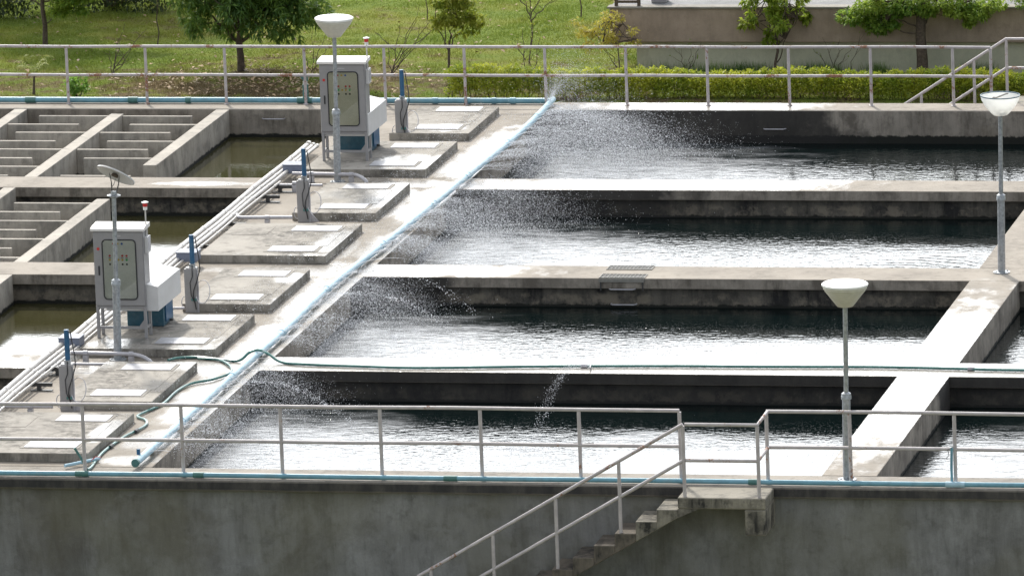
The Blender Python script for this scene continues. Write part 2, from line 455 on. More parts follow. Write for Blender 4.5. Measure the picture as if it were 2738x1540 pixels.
def water(name, body, ripple, splash=None, still=False):
    t = NT(name)
    v = t.n('ShaderNodeMapping', {'Vector': t.pos(), 'Scale': (1, 1, 0)}).outputs[0]
    big = t.noise(3.2, 2, 0.5, vec=v, dist=0.6)
    mid = t.noise(8.0, 2, 0.5, vec=t.n('ShaderNodeMapping', {'Vector': v, 'Scale': (0.75, 1.25, 1)}).outputs[0], dist=0.3)
    h = t.math('ADD', t.math('MULTIPLY', big, 0.6 * ripple), t.math('MULTIPLY', mid, 0.85 * ripple))
    rough = 0.015
    if splash:
        e = t.ell(splash)
        e = t.math('ADD', e, t.math('MULTIPLY', t.math('SUBTRACT', t.noise(1.1, 4, 0.6, vscale=(0.7, 2.2, 1), vec=v), 0.5), 1.3))
        w = t.rng(e, -0.05, 0.55)
        stir = t.rng(e, -1.5, 0.15, 0.25, 0.85)          # ripples die away from where the spray lands
        h = t.math('MULTIPLY', h, stir)
        fine = t.noise(26.0, 3, 0.75, vec=v)
        h = t.math('ADD', h, t.math('MULTIPLY', t.math('MULTIPLY', fine, w), 0.20))
        spark = t.rng(t.noise(34.0, 1, 0.5, vec=v), 0.64, 0.78)
        h = t.math('ADD', h, t.math('MULTIPLY', t.math('MULTIPLY', spark, t.math('MULTIPLY_ADD', w, 0.85, 0.15)), 0.8))
        # the inflow fans out in curved furrows at the far end of one basin
        q = t.n('ShaderNodeVectorMath', {0: v, 1: (8.7, 15.6, 0)}, operation='DISTANCE').outputs['Value']
        q = t.math('MULTIPLY_ADD', t.noise(1.3, 3, 0.6, vec=v), 0.55, q)
        fan = t.math('MULTIPLY', t.math('SINE', t.math('MULTIPLY', q, 26.0)), t.rng(t.ell([(9.9, 17.6, 1.9, 2.0)]), 0.0, 0.6))
        h = t.math('ADD', h, t.math('MULTIPLY', fan, 0.16))
        rough = t.math('MULTIPLY_ADD', w, 0.05, 0.015)
        body = t.mix(t.math('MULTIPLY', w, t.rng(t.noise(3.5, 5, 0.7, vec=v, vscale=(0.5, 1.6, 1)), 0.36, 0.62, 0.25, 0.85)), body, (0.44, 0.45, 0.46))
    if still: rough = 0.07
    t.pbr(color=body, rough=rough, ior=1.333, spec=0.5, normal=t.bump(h, 1.0, 0.0125))
    return t.m
SPL = [(2.4, 26.4, 4.4, 3.6), (5.2, 25.0, 3.6, 1.6), (2.0, 18.6, 3.6, 3.4), (1.6, 11.4, 2.7, 3.2), (1.7, 3.9, 2.7, 3.6), (5.6, 4.1, 0.9, 0.8), (9.7, 16.6, 2.6, 1.3), (7.6, 5.3, 1.2, 0.5), (13.6, 3.6, 1.6, 3), (14, 10, 1.5, 3)]
M['water'] = water('rippled basin water', (0.002, 0.006, 0.006), 1.0, SPL)
M['murky'] = water('still murky water', (0.050, 0.047, 0.020), 0.10, None, True)

# spray drops and jets
t = NT('water drops')
t.surf(t.n('ShaderNodeMixShader', {0: 0.5, 1: t.n('ShaderNodeBsdfTranslucent', {'Color': (0.95, 0.96, 0.98)}).outputs[0],
                                   2: t.n('ShaderNodeBsdfDiffuse', {'Color': (0.9, 0.91, 0.93)}).outputs[0]}).outputs[0])
M['drop'] = t.m

def leaf(name, c1, c2, trans=0.45, scale=1.5):
    t = NT(name)
    n1 = t.noise(scale, 3, 0.6)
    n2 = t.noise(14.0, 2, 0.5)
    c = t.mix(t.rng(t.math('MULTIPLY_ADD', n2, 0.6, t.math('MULTIPLY', n1, 0.6)), 0.42, 0.78), c1, c2)
    d = t.n('ShaderNodeBsdfPrincipled', {'Base Color': c, 'Roughness': 0.5})
    tr = t.n('ShaderNodeBsdfTranslucent', {'Color': t.mix(0.35, c, (0.20, 0.24, 0.02))})
    t.surf(t.n('ShaderNodeMixShader', {0: trans, 1: d.outputs[0], 2: tr.outputs[0]}).outputs[0])
    return t.m
M['mango'] = leaf('dark glossy leaf', (0.055, 0.14, 0.035), (0.20, 0.33, 0.06), 0.48)
M['tamarind'] = leaf('mid green leaf', (0.13, 0.28, 0.045), (0.44, 0.55, 0.09), 0.62)
M['lime'] = leaf('light green leaf', (0.17, 0.30, 0.03), (0.46, 0.54, 0.075), 0.62)
M['pea'] = leaf('yellow green leaf', (0.20, 0.29, 0.03), (0.48, 0.48, 0.07), 0.6)
M['gold'] = leaf('yellow leaf', (0.42, 0.38, 0.05), (0.62, 0.50, 0.09), 0.5)
M['hedgeleaf'] = leaf('hedge leaf', (0.21, 0.32, 0.03), (0.66, 0.66, 0.08), 0.62, 2.2)
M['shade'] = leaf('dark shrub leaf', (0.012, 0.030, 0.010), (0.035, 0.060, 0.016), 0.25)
M['fresh'] = leaf('fresh green leaf', (0.13, 0.32, 0.05), (0.30, 0.50, 0.10), 0.6)

def lawn(name, blade):
    t = NT(name)
    a = t.noise(0.45, 5, 0.62)
    b = t.noise(1.9, 6, 0.68, off=(3, 3, 0))
    f = t.noise(14, 4, 0.7)
    bare = t.math('MULTIPLY_ADD', b, 0.6, t.math('MULTIPLY', a, 0.5))
    sx = t.n('ShaderNodeSeparateXYZ', {0: t.pos()})
    near = t.rng(sx.outputs['Y'], 44.5, 39.5)            # the trodden, leaf strewn strip next to the basin
    bare = t.math('MULTIPLY_ADD', near, 0.12, bare)
    g = t.mix(t.rng(f, 0.3, 0.7), (0.125, 0.19, 0.032), (0.25, 0.31, 0.06))
    g = t.mix(t.rng(a, 0.4, 0.65), g, (0.27, 0.29, 0.06))
    c = t.mix(t.rng(bare, 0.585, 0.74), g, t.mix(t.rng(f, 0.3, 0.7), (0.13, 0.10, 0.055), (0.26, 0.20, 0.115)))
    if blade:
        d = t.n('ShaderNodeBsdfDiffuse', {'Color': c})
        tr = t.n('ShaderNodeBsdfTranslucent', {'Color': c})
        t.surf(t.n('ShaderNodeMixShader', {0: 0.45, 1: d.outputs[0], 2: tr.outputs[0]}).outputs[0])
    else:
        t.pbr(color=c, rough=0.95, normal=t.bump(t.math('ADD', f, t.noise(50, 3, 0.7)), 1.0, 0.05), spec=0.1)
    return t.m
M['lawn'] = lawn('lawn soil and grass', False)
M['blade'] = lawn('grass blades', True)
M['litter'] = plain('fallen leaf', (0.36, 0.25, 0.15), 0.8, 0, 0.45, ((0.62, 0.55, 0.45), 0.7), 0, 3)

# ------------------------------------------------------------------ ground
ZB, ZF = -1.5, -2.05
g = MB()
nx, ny = 40, 60
gx = np.linspace(-900, 900, 7)
xs = sorted(set([-1500, -400, -120, -60] + list(np.linspace(-30, 30, 31)) + [60, 120, 400, 1500]))
ys = [-1500, -400, -150, -60, -30, -10, 0.3] + list(np.linspace(30.4, 60, 31)) + [90, 200, 600, 2500]
for y in ys:
    for x in xs:
        z = ZF if y < 15 else ZB + 0.05 * math.sin(x * 0.6) * math.sin(y * 0.5) * (1 if 32 < y < 80 else 0)
        g.v.append((x, y, z))
for j in range(len(ys) - 1):
    for i in range(len(xs) - 1):
        a = j * len(xs) + i
        g.f.append((a, a + 1, a + 1 + len(xs), a + len(xs)))
tag(g.build('ground', M['lawn'], smooth=True), kind='structure')

# ------------------------------------------------------------------ the concrete treatment tank
TX0, TX1 = -14.0, 21.0
tank = thing('concrete_tank', 'long grey concrete water treatment tank split into basins by walkways', 'water tank')
G = 0.004
def part(name, mat, *boxes, bevel=0.012, label=None):
    b = MB()
    for q in boxes: b.box(*q)
    return b.build(name, mat, tank, bevel=bevel, label=label)
part('outer_wall', M['outer'], (TX0, TX1, 0.10, 0.60, -2.3, -0.171))
part('walkway', M['coping'], (TX0, TX1, 0.0, 0.783, -0.17, 0.0), bevel=0.03, label='outer walkway with a black mould stained edge')
YW = {'A': (7.514, 8.49), 'B': (14.70, 15.70), 'C': (22.14, 23.10)}
for kx, (y0, y1) in YW.items():
    part('walkway', M['top'], (TX0, TX1, y0, y1, -0.175, 0.0), bevel=0.012)
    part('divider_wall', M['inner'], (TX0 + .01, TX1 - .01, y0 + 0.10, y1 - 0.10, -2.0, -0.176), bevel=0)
part('walkway', M['top'], (TX0, TX1, 29.595, 30.36, -2.3, 0.0), bevel=0.012)
lanes = [(0.783, 7.514), (8.49, 14.70), (15.70, 22.14), (23.10, 29.595)]
for (y0, y1) in lanes:
    part('deck', M['top'], (-2.62, 0.862, y0 + G, y1 - G, -1.99, 0.0), bevel=0.01)
    part('cross_walkway', M['top'], (10.925, 11.735 if y0 < 15 else 13.4, y0 + G, y1 - G, -1.99, 0.0), bevel=0.012)
# left-hand channels
for (x0, x1, y0, y1) in [(-5.34, -5.09, 24.22, 29.59), (-7.21, -6.97, 23.11, 29.15), (-9.16, -8.92, 23.11, 29.59), (-5.37, -5.13, 15.71, 21.16),
                         (-7.31, -7.09, 15.71, 22.13), (-9.2, -8.96, 15.71, 22.13), (-5.35, -5.10, 8.5, 14.69), (-7.3, -7.06, 8.5, 14.69)]:
    part('channel_wall', M['baffle'], (x0, x1, y0, y1, -1.9, -0.004), bevel=0.01)
from_w2, from_w1, from_w3 = [], [], []
BF = []
for i in range(4):                      # lane D, between the two nearer channel walls
    y = 29.07 - i * 1.62
    if i < 3: BF.append((-6.968, -5.66, y))
    BF.append((-6.62 if i < 9 else 0, -5.342, y - 0.83))
for i in range(4):
    y = 29.07 - i * 1.62
    BF.append((-8.55, -7.212, y))
    BF.append((-8.918, -7.58, y - 0.83))
for i in range(4):
    y = 29.07 - i * 1.62
    BF.append((-10.6, -9.162, y - 0.4))
for i in range(4):                      # lane C
    y = 20.9 - i * 1.56
    BF.append((-6.78, -5.372, y))
    if i < 4: BF.append((-7.088, -5.75, y - 0.78))
    BF.append((-8.7, -7.312, y)); BF.append((-8.958, -7.7, y - 0.78))
for (x0, x1, y) in BF:
    if x1 > x0:
        part('baffle', M['baffle'], (x0, x1, y - 0.04, y + 0.04, -1.9, -0.03), bevel=0.006)
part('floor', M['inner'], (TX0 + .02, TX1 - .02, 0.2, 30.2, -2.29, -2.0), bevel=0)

def sheet(name, x0, x1, y0, y1, z, mat):
    b = MB(); b.add([(x0, y0, z), (x1, y0, z), (x1, y1, z), (x0, y1, z)], [(0, 1, 2, 3)])
    return tag(b.build(name, mat), kind='structure')
for i, (y0, y1) in enumerate(lanes):
    zw = -0.60 if i == 3 else -0.50
    sheet('water', 0.86, 10.93, y0 - 0.1, y1 + 0.1, zw, M['water'])
    sheet('water', 11.73 if i < 2 else 13.395, TX1 - 0.1, y0 - 0.1, y1 + 0.1, zw, M['water'])
    sheet('water', TX0 + 0.1, -2.60, y0 - 0.1, y1 + 0.1, -0.52, M['murky'])

# ------------------------------------------------------------------ plinths with tread-plate hatches
def plinth(loc, wide, length, label, plates):
    p = thing('concrete_plinth', label, 'concrete plinth', loc, 'raised hatch plinths along the deck')
    xl = -2.19 if wide else -1.46
    MB().box(xl, 0, 0, length, 0.001, 0.14).build('slab', M['plinth'], p, bevel=0.012)
    MB().box(-1.22, -0.16, plates[0] + 0.47, plates[1] - 0.05, 0.14, 0.1445).build('lid_slab', M['plinth'], p)
    if wide:
        MB().box(-2.02, -1.42, length * 0.62, length * 0.88, 0.14, 0.1445).build('lid_slab', M['plinth'], p)
    for y in plates:
        f = MB().box(-1.13, -0.22, y - 0.03, y + 0.45, 0.14, 0.147).build('plate_frame', M['dry'], p)
        MB().box(-1.07, -0.27, y, y + 0.42, 0.1472, 0.156).build('cover_plate', M['plate'], p, bevel=0.002)
    return p
PL = [((0.0 - 0.18, 1.03, 0), True, 2.76, 'concrete plinth nearest the front railing, with a wet right edge', (0.33, 2.12)),
      ((-0.11, 4.58, 0), False, 2.85, 'concrete plinth beside the blue post nearest the front railing', (0.35, 2.2)),
      ((-0.06, 8.36, 0), True, 2.64, 'concrete plinth carrying the nearer grey control cabinet', (0.36, 2.1)),
      ((0.0, 11.79, 0), False, 2.79, 'concrete plinth next to the blue post behind the nearer cabinet', (0.3, 2.18)),
      ((0.0, 15.70 + 0.006, 0), True, 2.70, 'concrete plinth midway between the two cabinets, with a broad dry left half', (0.3, 2.0)),
      ((0.02, 19.31, 0), False, 2.66, 'concrete plinth with a puddle between its two plates', (0.33, 2.08)),
      ((0.02, 23.19, 0), True, 2.63, 'concrete plinth carrying the farther grey control cabinet', (0.28, 1.95)),
      ((0.06, 26.57, 0), False, 2.59, 'concrete plinth farthest back, near the rear blue pipe', (0.36, 2.08))]
for a in PL: plinth(*a)

# ------------------------------------------------------------------ railings
def railing(name, label, loc, posts, spans, mat, top=1.075, mid=0.545, r=0.028, z0=0.0):
    p = thing(name, label, 'railing', loc)
    for x in posts:
        MB().tube([(x, 0, z0), (x, 0, top - 0.02)], r, 12).build('post', mat, p, smooth=True)
        MB().lathe([(0.05, z0), (0.05, z0 + 0.012), (r, z0 + 0.018)], (x, 0, 0), 12).build('post_foot', M['rust_rail'], p, smooth=True)
    for (a, b) in spans:
        for z, nm in ((top, 'top_rail'), (mid, 'middle_rail')):
            n = max(2, int((b - a) / 1.5) + 1)
            pts = [(a + (b - a) * i / (n - 1), 0, z + 0.006 * math.sin(i * 2.3)) for i in range(n)]
            MB().tube(pts, r, 12).build(nm, mat, p, smooth=True)
    return p
railing('handrail', 'pale painted pipe railing along the front edge, left of the stair landing', (0, 0.20, 0),
        [-4.5, -3.0, -1.5, 0, 1.5, 3.0, 4.5, 6.0, 7.47, 8.96], [(-4.5, 8.96)], M['rail'])
railing('handrail', 'pale painted pipe railing along the front edge, right of the stair landing', (0, 0.20, 0),
        [10.24, 11.46, 12.99, 14.5, 16.0], [(10.24, 16.0)], M['rail'])
railing('handrail', 'rust patched pipe railing along the far edge in front of the lawn', (-8.263, 30.09, 0),
        [-3.0, -1.5] + [1.5 * i for i in range(12)] + [17.19], [(-3.0, 17.19)], M['rust_rail'])

sm = MB()
for a, b in (((9.88, -0.52), (9.99, -0.36)), ((9.90, -0.37), (9.96, -0.50)), ((9.94, -0.33), (9.935, -0.54))):
    d = 0.004
    sm.add([(a[0] - d, 0.0975, a[1]), (a[0] + d, 0.0975, a[1]), (b[0] + d, 0.0975, b[1]), (b[0] - d, 0.0975, b[1])], [(0, 1, 2, 3)])
sm.build('chalk_mark', M['dry'], tank)
# front stair, landing and its rail
st = thing('concrete_staircase', 'mouldy concrete steps going down left from the landing at the front wall', 'staircase', (9.07, -0.004, 0))
W0, W1 = -0.70, 0.0
MB().box(0, 1.29, W0, W1, -0.175, -0.006).build('landing', M['stair'], st, bevel=0.02)
MB().box(0.98, 1.285, W0 + .003, W1 + 0.09, -0.56, -0.176).build('bracket', M['stair'], st, bevel=0.02)
tread, rise = 0.315, 0.182
for i in range(12):
    zt = -0.006 - rise * (i + 1)
    x1 = -tread * i; x0 = x1 - tread
    # each step: the tread block over a raking soffit
    poly = [(x1, zt), (x0, zt), (x0, zt - rise - 0.12), (x1, zt - 0.12)]
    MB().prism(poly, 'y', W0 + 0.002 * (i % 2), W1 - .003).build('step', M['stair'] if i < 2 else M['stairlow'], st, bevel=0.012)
MB().prism([(0.30, -0.176), (0.0, -0.176), (0.0, -0.30 - 0.006)], 'y', W0 + .003, W1 - .003).build('haunch', M['stair'], st)
sr = thing('stair_railing', 'pale pipe railing sloping down beside the front steps, rusty on top', 'railing', (9.07, -0.64, 0))
R = 0.027
slope = rise / tread
px = [0.10, -0.86, -1.81, -2.76, -3.70]
for i, x in enumerate(px):
    zb = -0.006 if i == 0 else -0.006 - rise * (math.floor(-x / tread) + 1)
    zt = 1.06 if i == 0 else 1.06 + slope * (x - 0.10)
    MB().tube([(x, 0, zb), (x, 0, zt - .02)], R, 12).build('post', M['rail'], sr, smooth=True)
for z, nm in ((1.06, 'top_rail'), (0.53, 'middle_rail')):
    MB().tube([(0.10, 0, z), (-3.9, 0, z - slope * 4.0)], R, 12).build(nm, M['rust_rail'] if z > 1 else M['rail'], sr, smooth=True)
lr = thing('landing_railing', 'short pipe railing at the front of the stair landing with rusty bars', 'railing', (9.17, -0.64, 0))
MB().tube([(1.09, 0, -0.006), (1.09, 0, 1.04)], R, 12).build('post', M['rail'], lr, smooth=True)
MB().tube([(0.03, 0, 1.06), (1.09, 0, 1.06), (1.09, 0.81, 1.07)], R, 12).build('top_rail', M['rust_rail'], lr, smooth=True)
MB().tube([(0.03, 0, 0.53), (1.09, 0, 0.53), (1.09, 0.81, 0.545)], R, 12).build('middle_rail', M['rust_rail'], lr, smooth=True)

# rear stair and its two rails
bs = thing('concrete_staircase', 'concrete landing and steps behind the far railing at the right', 'staircase', (9.0, 30.364, 0))
MB().box(0, 1.6, 0.0, 0.78, -0.175, -0.006).build('landing', M['stair'], bs, bevel=0.02)
for i in range(8):
    zt = -0.006 - rise * (i + 1)
    x1 = -tread * i; x0 = x1 - tread
    MB().prism([(x1, zt), (x0, zt), (x0, zt - rise - 0.12), (x1, zt - 0.12)], 'y', .003, 0.78 - 0.002 * (i % 2)).build('step', M['stair'], bs)
MB().box(0.05, 1.55, 0.1, 0.7, ZB - .1, -0.176).build('pier', M['stair'], bs)
br_ = thing('stair_railing', 'pale pipe railing sloping down beside the rear steps, in front of the hedge', 'railing', (9.07, 31.03, 0))
sb = 0.64
for i, x in enumerate([0.0, -0.60, -1.58, -2.5]):
    MB().tube([(x, 0, -0.006 - sb * max(0, -x) - (0.15 if i else 0)), (x, 0, 1.05 - sb * -x)], R, 12).build('post', M['rail'], br_, smooth=True)
MB().tube([(1.5, 0, 1.06), (0, 0, 1.06), (-2.7, 0, 1.06 - sb * 2.7)], R, 12).build('top_rail', M['rail'], br_, smooth=True)
MB().tube([(1.5, 0, 0.53), (0, 0, 0.53), (-2.0, 0, 0.53 - sb * 2.0)], R, 12).build('middle_rail', M['rail'], br_, smooth=True)

# ------------------------------------------------------------------ lamp posts
def lamp_post(loc, label):
    p = thing('street_lamp', label, 'lamp post', loc, 'lamp posts on the walkways')
    MB().lathe([(0.135, 0.0005), (0.135, 0.02), (0.066, 0.026)], n=20).build('base_plate', M['galv'], p, smooth=True)
    MB().lathe([(0.061, 0.02), (0.061, 1.24)], n=18).build('lower_pole', M['galv'], p, smooth=True)
    MB().lathe([(0.062, 1.20), (0.076, 1.205), (0.076, 1.25), (0.070, 1.262), (0.070, 1.285), (0.05, 1.30), (0.037, 1.31)], n=18).build('collar', M['galv'], p, smooth=True)
    for a in range(4):
        MB().lathe([(0.012, 0.018), (0.012, 0.042), (0.004, 0.046)], (0.10 * math.cos(a * 1.571 + .6), 0.10 * math.sin(a * 1.571 + .6), 0), 8).build('bolt', M['galv'], p)
    return p
def cone_head(p):
    MB().lathe([(0.036, 1.30), (0.035, 2.60)], n=14).build('pole', M['galv'], p, smooth=True)
    MB().lathe([(0.036, 2.57), (0.115, 2.575), (0.135, 2.60), (0.295, 2.805), (0.30, 2.83), (0.318, 2.84), (0.318, 2.875)], n=36).build('shade', M['cream'], p, smooth=True)
    MB().lathe([(0.318, 2.876), (0.335, 2.878), (0.338, 2.905), (0.32, 2.918), (0.18, 2.932), (0.03, 2.938), (0.02, 2.952), (0.0, 2.954)], n=36).build('cap', M['white'], p, smooth=True)
la = lamp_post((-1.44, 22.70, 0), 'lamp post with a white capped cone in front of the farther control cabinet')
cone_head(la); la.rotation_euler = (0.004, 0.020, 0)
ld = lamp_post((11.35, 0.50, 0), 'lamp post with a cream capped cone standing at the front railing')
cone_head(ld); ld.rotation_euler = (0.0, 0.016, 0)
lb = lamp_post((-1.58, 8.14, 0), 'broken lamp post with only a tilted dish left, in front of the nearer cabinet')
MB().lathe([(0.036, 1.30), (0.035, 2.62)], n=14).build('pole', M['galv'], lb, smooth=True)
MB().lathe([(0.036, 2.60), (0.105, 2.625), (0.108, 2.64), (0.05, 2.655), (0.045, 2.70), (0.0, 2.705)], n=20).build('flange', M['galv'], lb, smooth=True)
RT = Matrix.Rotation(math.radians(21), 3, 'Y') @ Matrix.Rotation(math.radians(-29), 3, 'X')
MB().lathe([(0.0, 0.02), (0.20, 0.012), (0.318, -0.012), (0.325, -0.035), (0.315, -0.04), (0.19, -0.008), (0.0, 0.0)], (0.05, 0, 2.985), 40, RT).build('dish', M['hood'], lb, smooth=True)
wires = MB()
for a, b in (((-0.04, 0.02, 2.69), (-0.07, 0.02, 2.99)), ((-0.02, -0.03, 2.69), (-0.04, -0.05, 2.98)), ((0.05, 0.0, 2.69), (0.10, -0.02, 2.94)), ((0.03, 0.03, 2.69), (0.08, 0.05, 2.95)),
             ((-0.04, 0.02, 2.75), (0.03, 0.01, 2.9))):
    m_ = [(a[i] + b[i]) / 2 + (0.012 if i == 0 else 0) for i in range(3)]
    wires.tube([a, m_, b], 0.005, 6)
wires.build('wire', M['darksteel'], lb)
MB().lathe([(0.05, -0.012), (0.06, -0.05), (0.0, -0.055)], (0.04, 0, 2.985), 14, RT).build('lamp_holder', M['twig'], lb, smooth=True)
lc = lamp_post((11.35, 15.35, 0), 'lamp post with an open frosted bowl, its cap missing, on the right walkway')
MB().lathe([(0.036, 1.30), (0.035, 2.66)], n=14).build('pole', M['galv'], lc, smooth=True)
MB().lathe([(0.036, 2.60), (0.11, 2.605), (0.15, 2.64), (0.25, 2.76), (0.305, 2.86), (0.318, 2.925), (0.313, 2.925), (0.298, 2.86), (0.245, 2.765), (0.145, 2.65), (0.0, 2.62)], n=40, caps=False).build('bowl', M['frost'], lc, smooth=True)
MB().lathe([(0.312, 2.921), (0.322, 2.921), (0.322, 2.936), (0.312, 2.936), (0.312, 2.921)], n=40, caps=False).build('rim', M['teal'], lc, smooth=True)
MB().box(-0.05, 0.06, -0.04, 0.04, 2.64, 2.82).build('lamp_holder', M['hood'], lc, bevel=0.01)
br2 = MB().tube([(-0.12, 0.05, 2.88), (-0.05, -0.06, 2.90), (0.09, 0.05, 2.945), (0.11, 0.10, 2.94)], 0.012, 8)
br2.tube([(-0.12, 0.05, 2.88), (-0.14, -0.05, 2.87), (-0.05, -0.06, 2.90)], 0.007, 6)
br2.build('bracket', M['grate'], lc, smooth=True)

lb.rotation_euler = (0, 0.022, 0)
lc.rotation_euler = (0.006, 0.017, 0)
# ------------------------------------------------------------------ control cabinets
def ring(outer, inner, n, radius_o, radius_i):
    pass
def rrect(x0, x1, z0, z1, r, n=5):
    pts = []
    for (cx, cz, a0) in ((x1 - r, z1 - r, 0), (x0 + r, z1 - r, 90), (x0 + r, z0 + r, 180), (x1 - r, z0 + r, 270)):
        for i in range(n + 1):
            a = math.radians(a0 + 90 * i / n)
            pts.append((cx + r * math.cos(a), cz + r * math.sin(a)))
    return pts
def cabinet(loc, label, tint):
    """local: x 0..0.82 (front face at y=0 looking at -y), depth 0.32, z from plinth top"""
    c = thing('control_cabinet', label, 'electrical cabinet', loc, 'grey control cabinets')
    w, d, z0, z1 = 0.82, 0.32, 0.52, 1.74
    MB().box(0, w, 0, d, z0, z1).build('body', M['cabinet'], c, bevel=0.008)
    # stand of angle steel
    for (x, y) in ((0.0, 0.0), (w - 0.045, 0.0), (0.0, d - 0.045), (w - 0.045, d - 0.045)):
        b = MB().box(x, x + 0.045, y, y + 0.045, 0.001, z0 - .001)
        b.build('leg', M['cabinet'], c, bevel=0.003)
    b = MB()
    b.box(0.046, w - 0.046, 0.006, 0.04, 0.15, 0.19); b.box(0.006, 0.04, 0.046, d - 0.046, 0.15, 0.19); b.box(w - 0.04, w - 0.006, 0.046, d - 0.046, 0.15, 0.19)
    b.box(0.046, w - 0.046, 0.006, 0.04, z0 - .042, z0 - .002)
    b.prism([(w - 0.046, 0.19), (w - 0.13, 0.19), (w - 0.046, 0.30)], 'y', 0.012, 0.03)
    b.build('brace', M['cabinet'], c)
    # roof with a small fall to the front
    MB().prism([(-0.045, z1 - 0.012), (-0.045, z1 + 0.03), (0.05, z1 + 0.055), (d + 0.03, z1 + 0.075), (d + 0.03, z1 - 0.012 + .014)], 'x', -0.03, w + 0.03).build('roof', M['cabtop'], c, bevel=0.006)
    # door
    dr = MB().box(0.012, w - 0.012, -0.022, -0.0015, z0 + 0.012, z1 - 0.03).build('door', M['cabinet'], c, bevel=0.005)
    ox0, ox1, oz0, oz1 = 0.145, 0.705, 0.625, 1.60
    o = rrect(ox0, ox1, oz0, oz1, 0.07); i_ = rrect(ox0 + 0.018, ox1 - 0.018, oz0 + 0.018, oz1 - 0.018, 0.055)
    n = len(o)
    b = MB()
    vs = [(p[0], -0.034, p[1]) for p in o] + [(p[0], -0.034, p[1]) for p in i_] + [(p[0], -0.0225, p[1]) for p in o] + [(p[0], -0.0225, p[1]) for p in i_]
    fs = []
    for q in range(n):
        q2 = (q + 1) % n
        fs += [(q, q2, n + q2, n + q), (q2, q, 2 * n + q, 2 * n + q2), (n + q, n + q2, 3 * n + q2, 3 * n + q)]
    b.add(vs, fs); b.build('window_gasket', M['black'], dr)
    MB().prism(i_, 'y', -0.0255, -0.0226).build('instrument_panel', tint, dr)
    MB().prism([(p[0], p[1]) for p in i_], 'y', -0.033, -0.031).build('window_pane', M['glass'], dr)
    def lens(x, z, mat, r=0.018):
        MB().lathe([(r, 0), (r, 0.004), (0.0, 0.005)], (0, 0, 0), 10, Matrix.Translation((0, 0, 0)).to_3x3() @ Matrix.Rotation(math.radians(90), 3, 'X')).build('indicator_light', mat, dr).location = (x, -0.0256, z)
    for x, mt in ((0.335, 'red'), (0.405, 'yellow'), (0.475, 'bluelens')):
        lens(x, 1.53, M[mt])
    for x in (0.27, 0.345, 0.475, 0.545): lens(x, 1.335, M['red'])
    for x, mt in ((0.27, 'yellow'), (0.345, 'green'), (0.41, 'yellow'), (0.475, 'yellow'), (0.545, 'green')): lens(x, 1.27, M[mt])
    for x in (0.27, 0.345, 0.475, 0.545):
        MB().box(x - 0.014, x + 0.014, -0.030, -0.0257, 1.185, 1.215).build('selector_switch', M['black'], dr)
        MB().box(x - 0.020, x + 0.020, -0.0275, -0.0257, 1.296, 1.306).build('name_strip', M['darksteel'], dr)
    MB().box(0.075, 0.10, -0.034, -0.0225, 1.02, 1.17).build('door_handle', M['black'], dr, bevel=0.004)
    lens(0.085, 1.445, M['red'], 0.024)
    MB().box(0.33, 0.46, -0.0235, -0.0221, 1.645, 1.66).build('name_plate', M['greypipe'], dr)
    # side box, beacon mast
    sbx = MB().box(w + 0.001, w + 0.055, 0.06, 0.26, 1.36, 1.62).build('side_box', M['hood'], c, bevel=0.006)
    MB().box(w + 0.0555, w + 0.058, 0.08, 0.24, 1.40, 1.58).build('vent', M['greypipe'], sbx)
    MB().tube([(w + 0.012, 0.17, 1.63), (w + 0.012, 0.17, 2.04)], 0.012, 8).build('mast', M['conduit'], c, smooth=True)
    be = MB().lathe([(0.034, 2.04), (0.034, 2.085), (0.036, 2.09)], (w + 0.012, 0.17, 0), 14).build('beacon', M['white'], c, smooth=True)
    MB().lathe([(0.035, 2.09), (0.039, 2.15)], (w + 0.012, 0.17, 0), 14).build('beacon_lens', M['red'], be, smooth=True)
    MB().lathe([(0.055, 2.151), (0.057, 2.165), (0.03, 2.175), (0.0, 2.176)], (w + 0.012, 0.17, 0), 14).build('beacon_cap', M['white'], be, smooth=True)
    return c
ca = cabinet((-1.99, 23.93, 0.14), 'grey control cabinet with a cream panel window, farther one beside the rear lamp', M['panel'])
cb = cabinet((-2.165, 9.12, 0.14), 'grey control cabinet with a whitish panel window, nearer one behind the tilted dish lamp', M['panelwhite'])

def blower(loc, label):
    b = thing('pump_housing', label, 'pump housing', loc, 'hooded teal pump housings')
    MB().box(-0.60, 0.0, 0.0, 0.62, 0.001, 0.46).build('casing', M['teal'], b, bevel=0.01)
    MB().box(0.0005, 0.02, 0.10, 0.52, 0.06, 0.36).build('access_panel', M['blue'], b, bevel=0.004)
    MB().lathe([(0.02, 0), (0.02, 0.05), (0.0, 0.055)], (0, 0, 0), 10, Matrix.Rotation(math.radians(90), 3, 'Y')).build('drain_plug', M['darksteel'], b).location = (0.02, 0.3, 0.05)
    y0, y1, x0, x1 = -0.85, 0.60, -0.70, 0.15
    zt = [(x0, 1.02), (x1, 0.82), (x1, 0.43), (x0, 0.43)]
    MB().prism(zt, 'y', y0, y1).build('hood', M['hood'], b, bevel=0.006)
    return b
blower((-1.31, 24.85, 0.14), 'pale sloping hood over a teal pump casing, behind the farther cabinet')
blower((-1.31, 10.03, 0.14), 'pale sloping hood over a teal pump casing, behind the nearer cabinet')

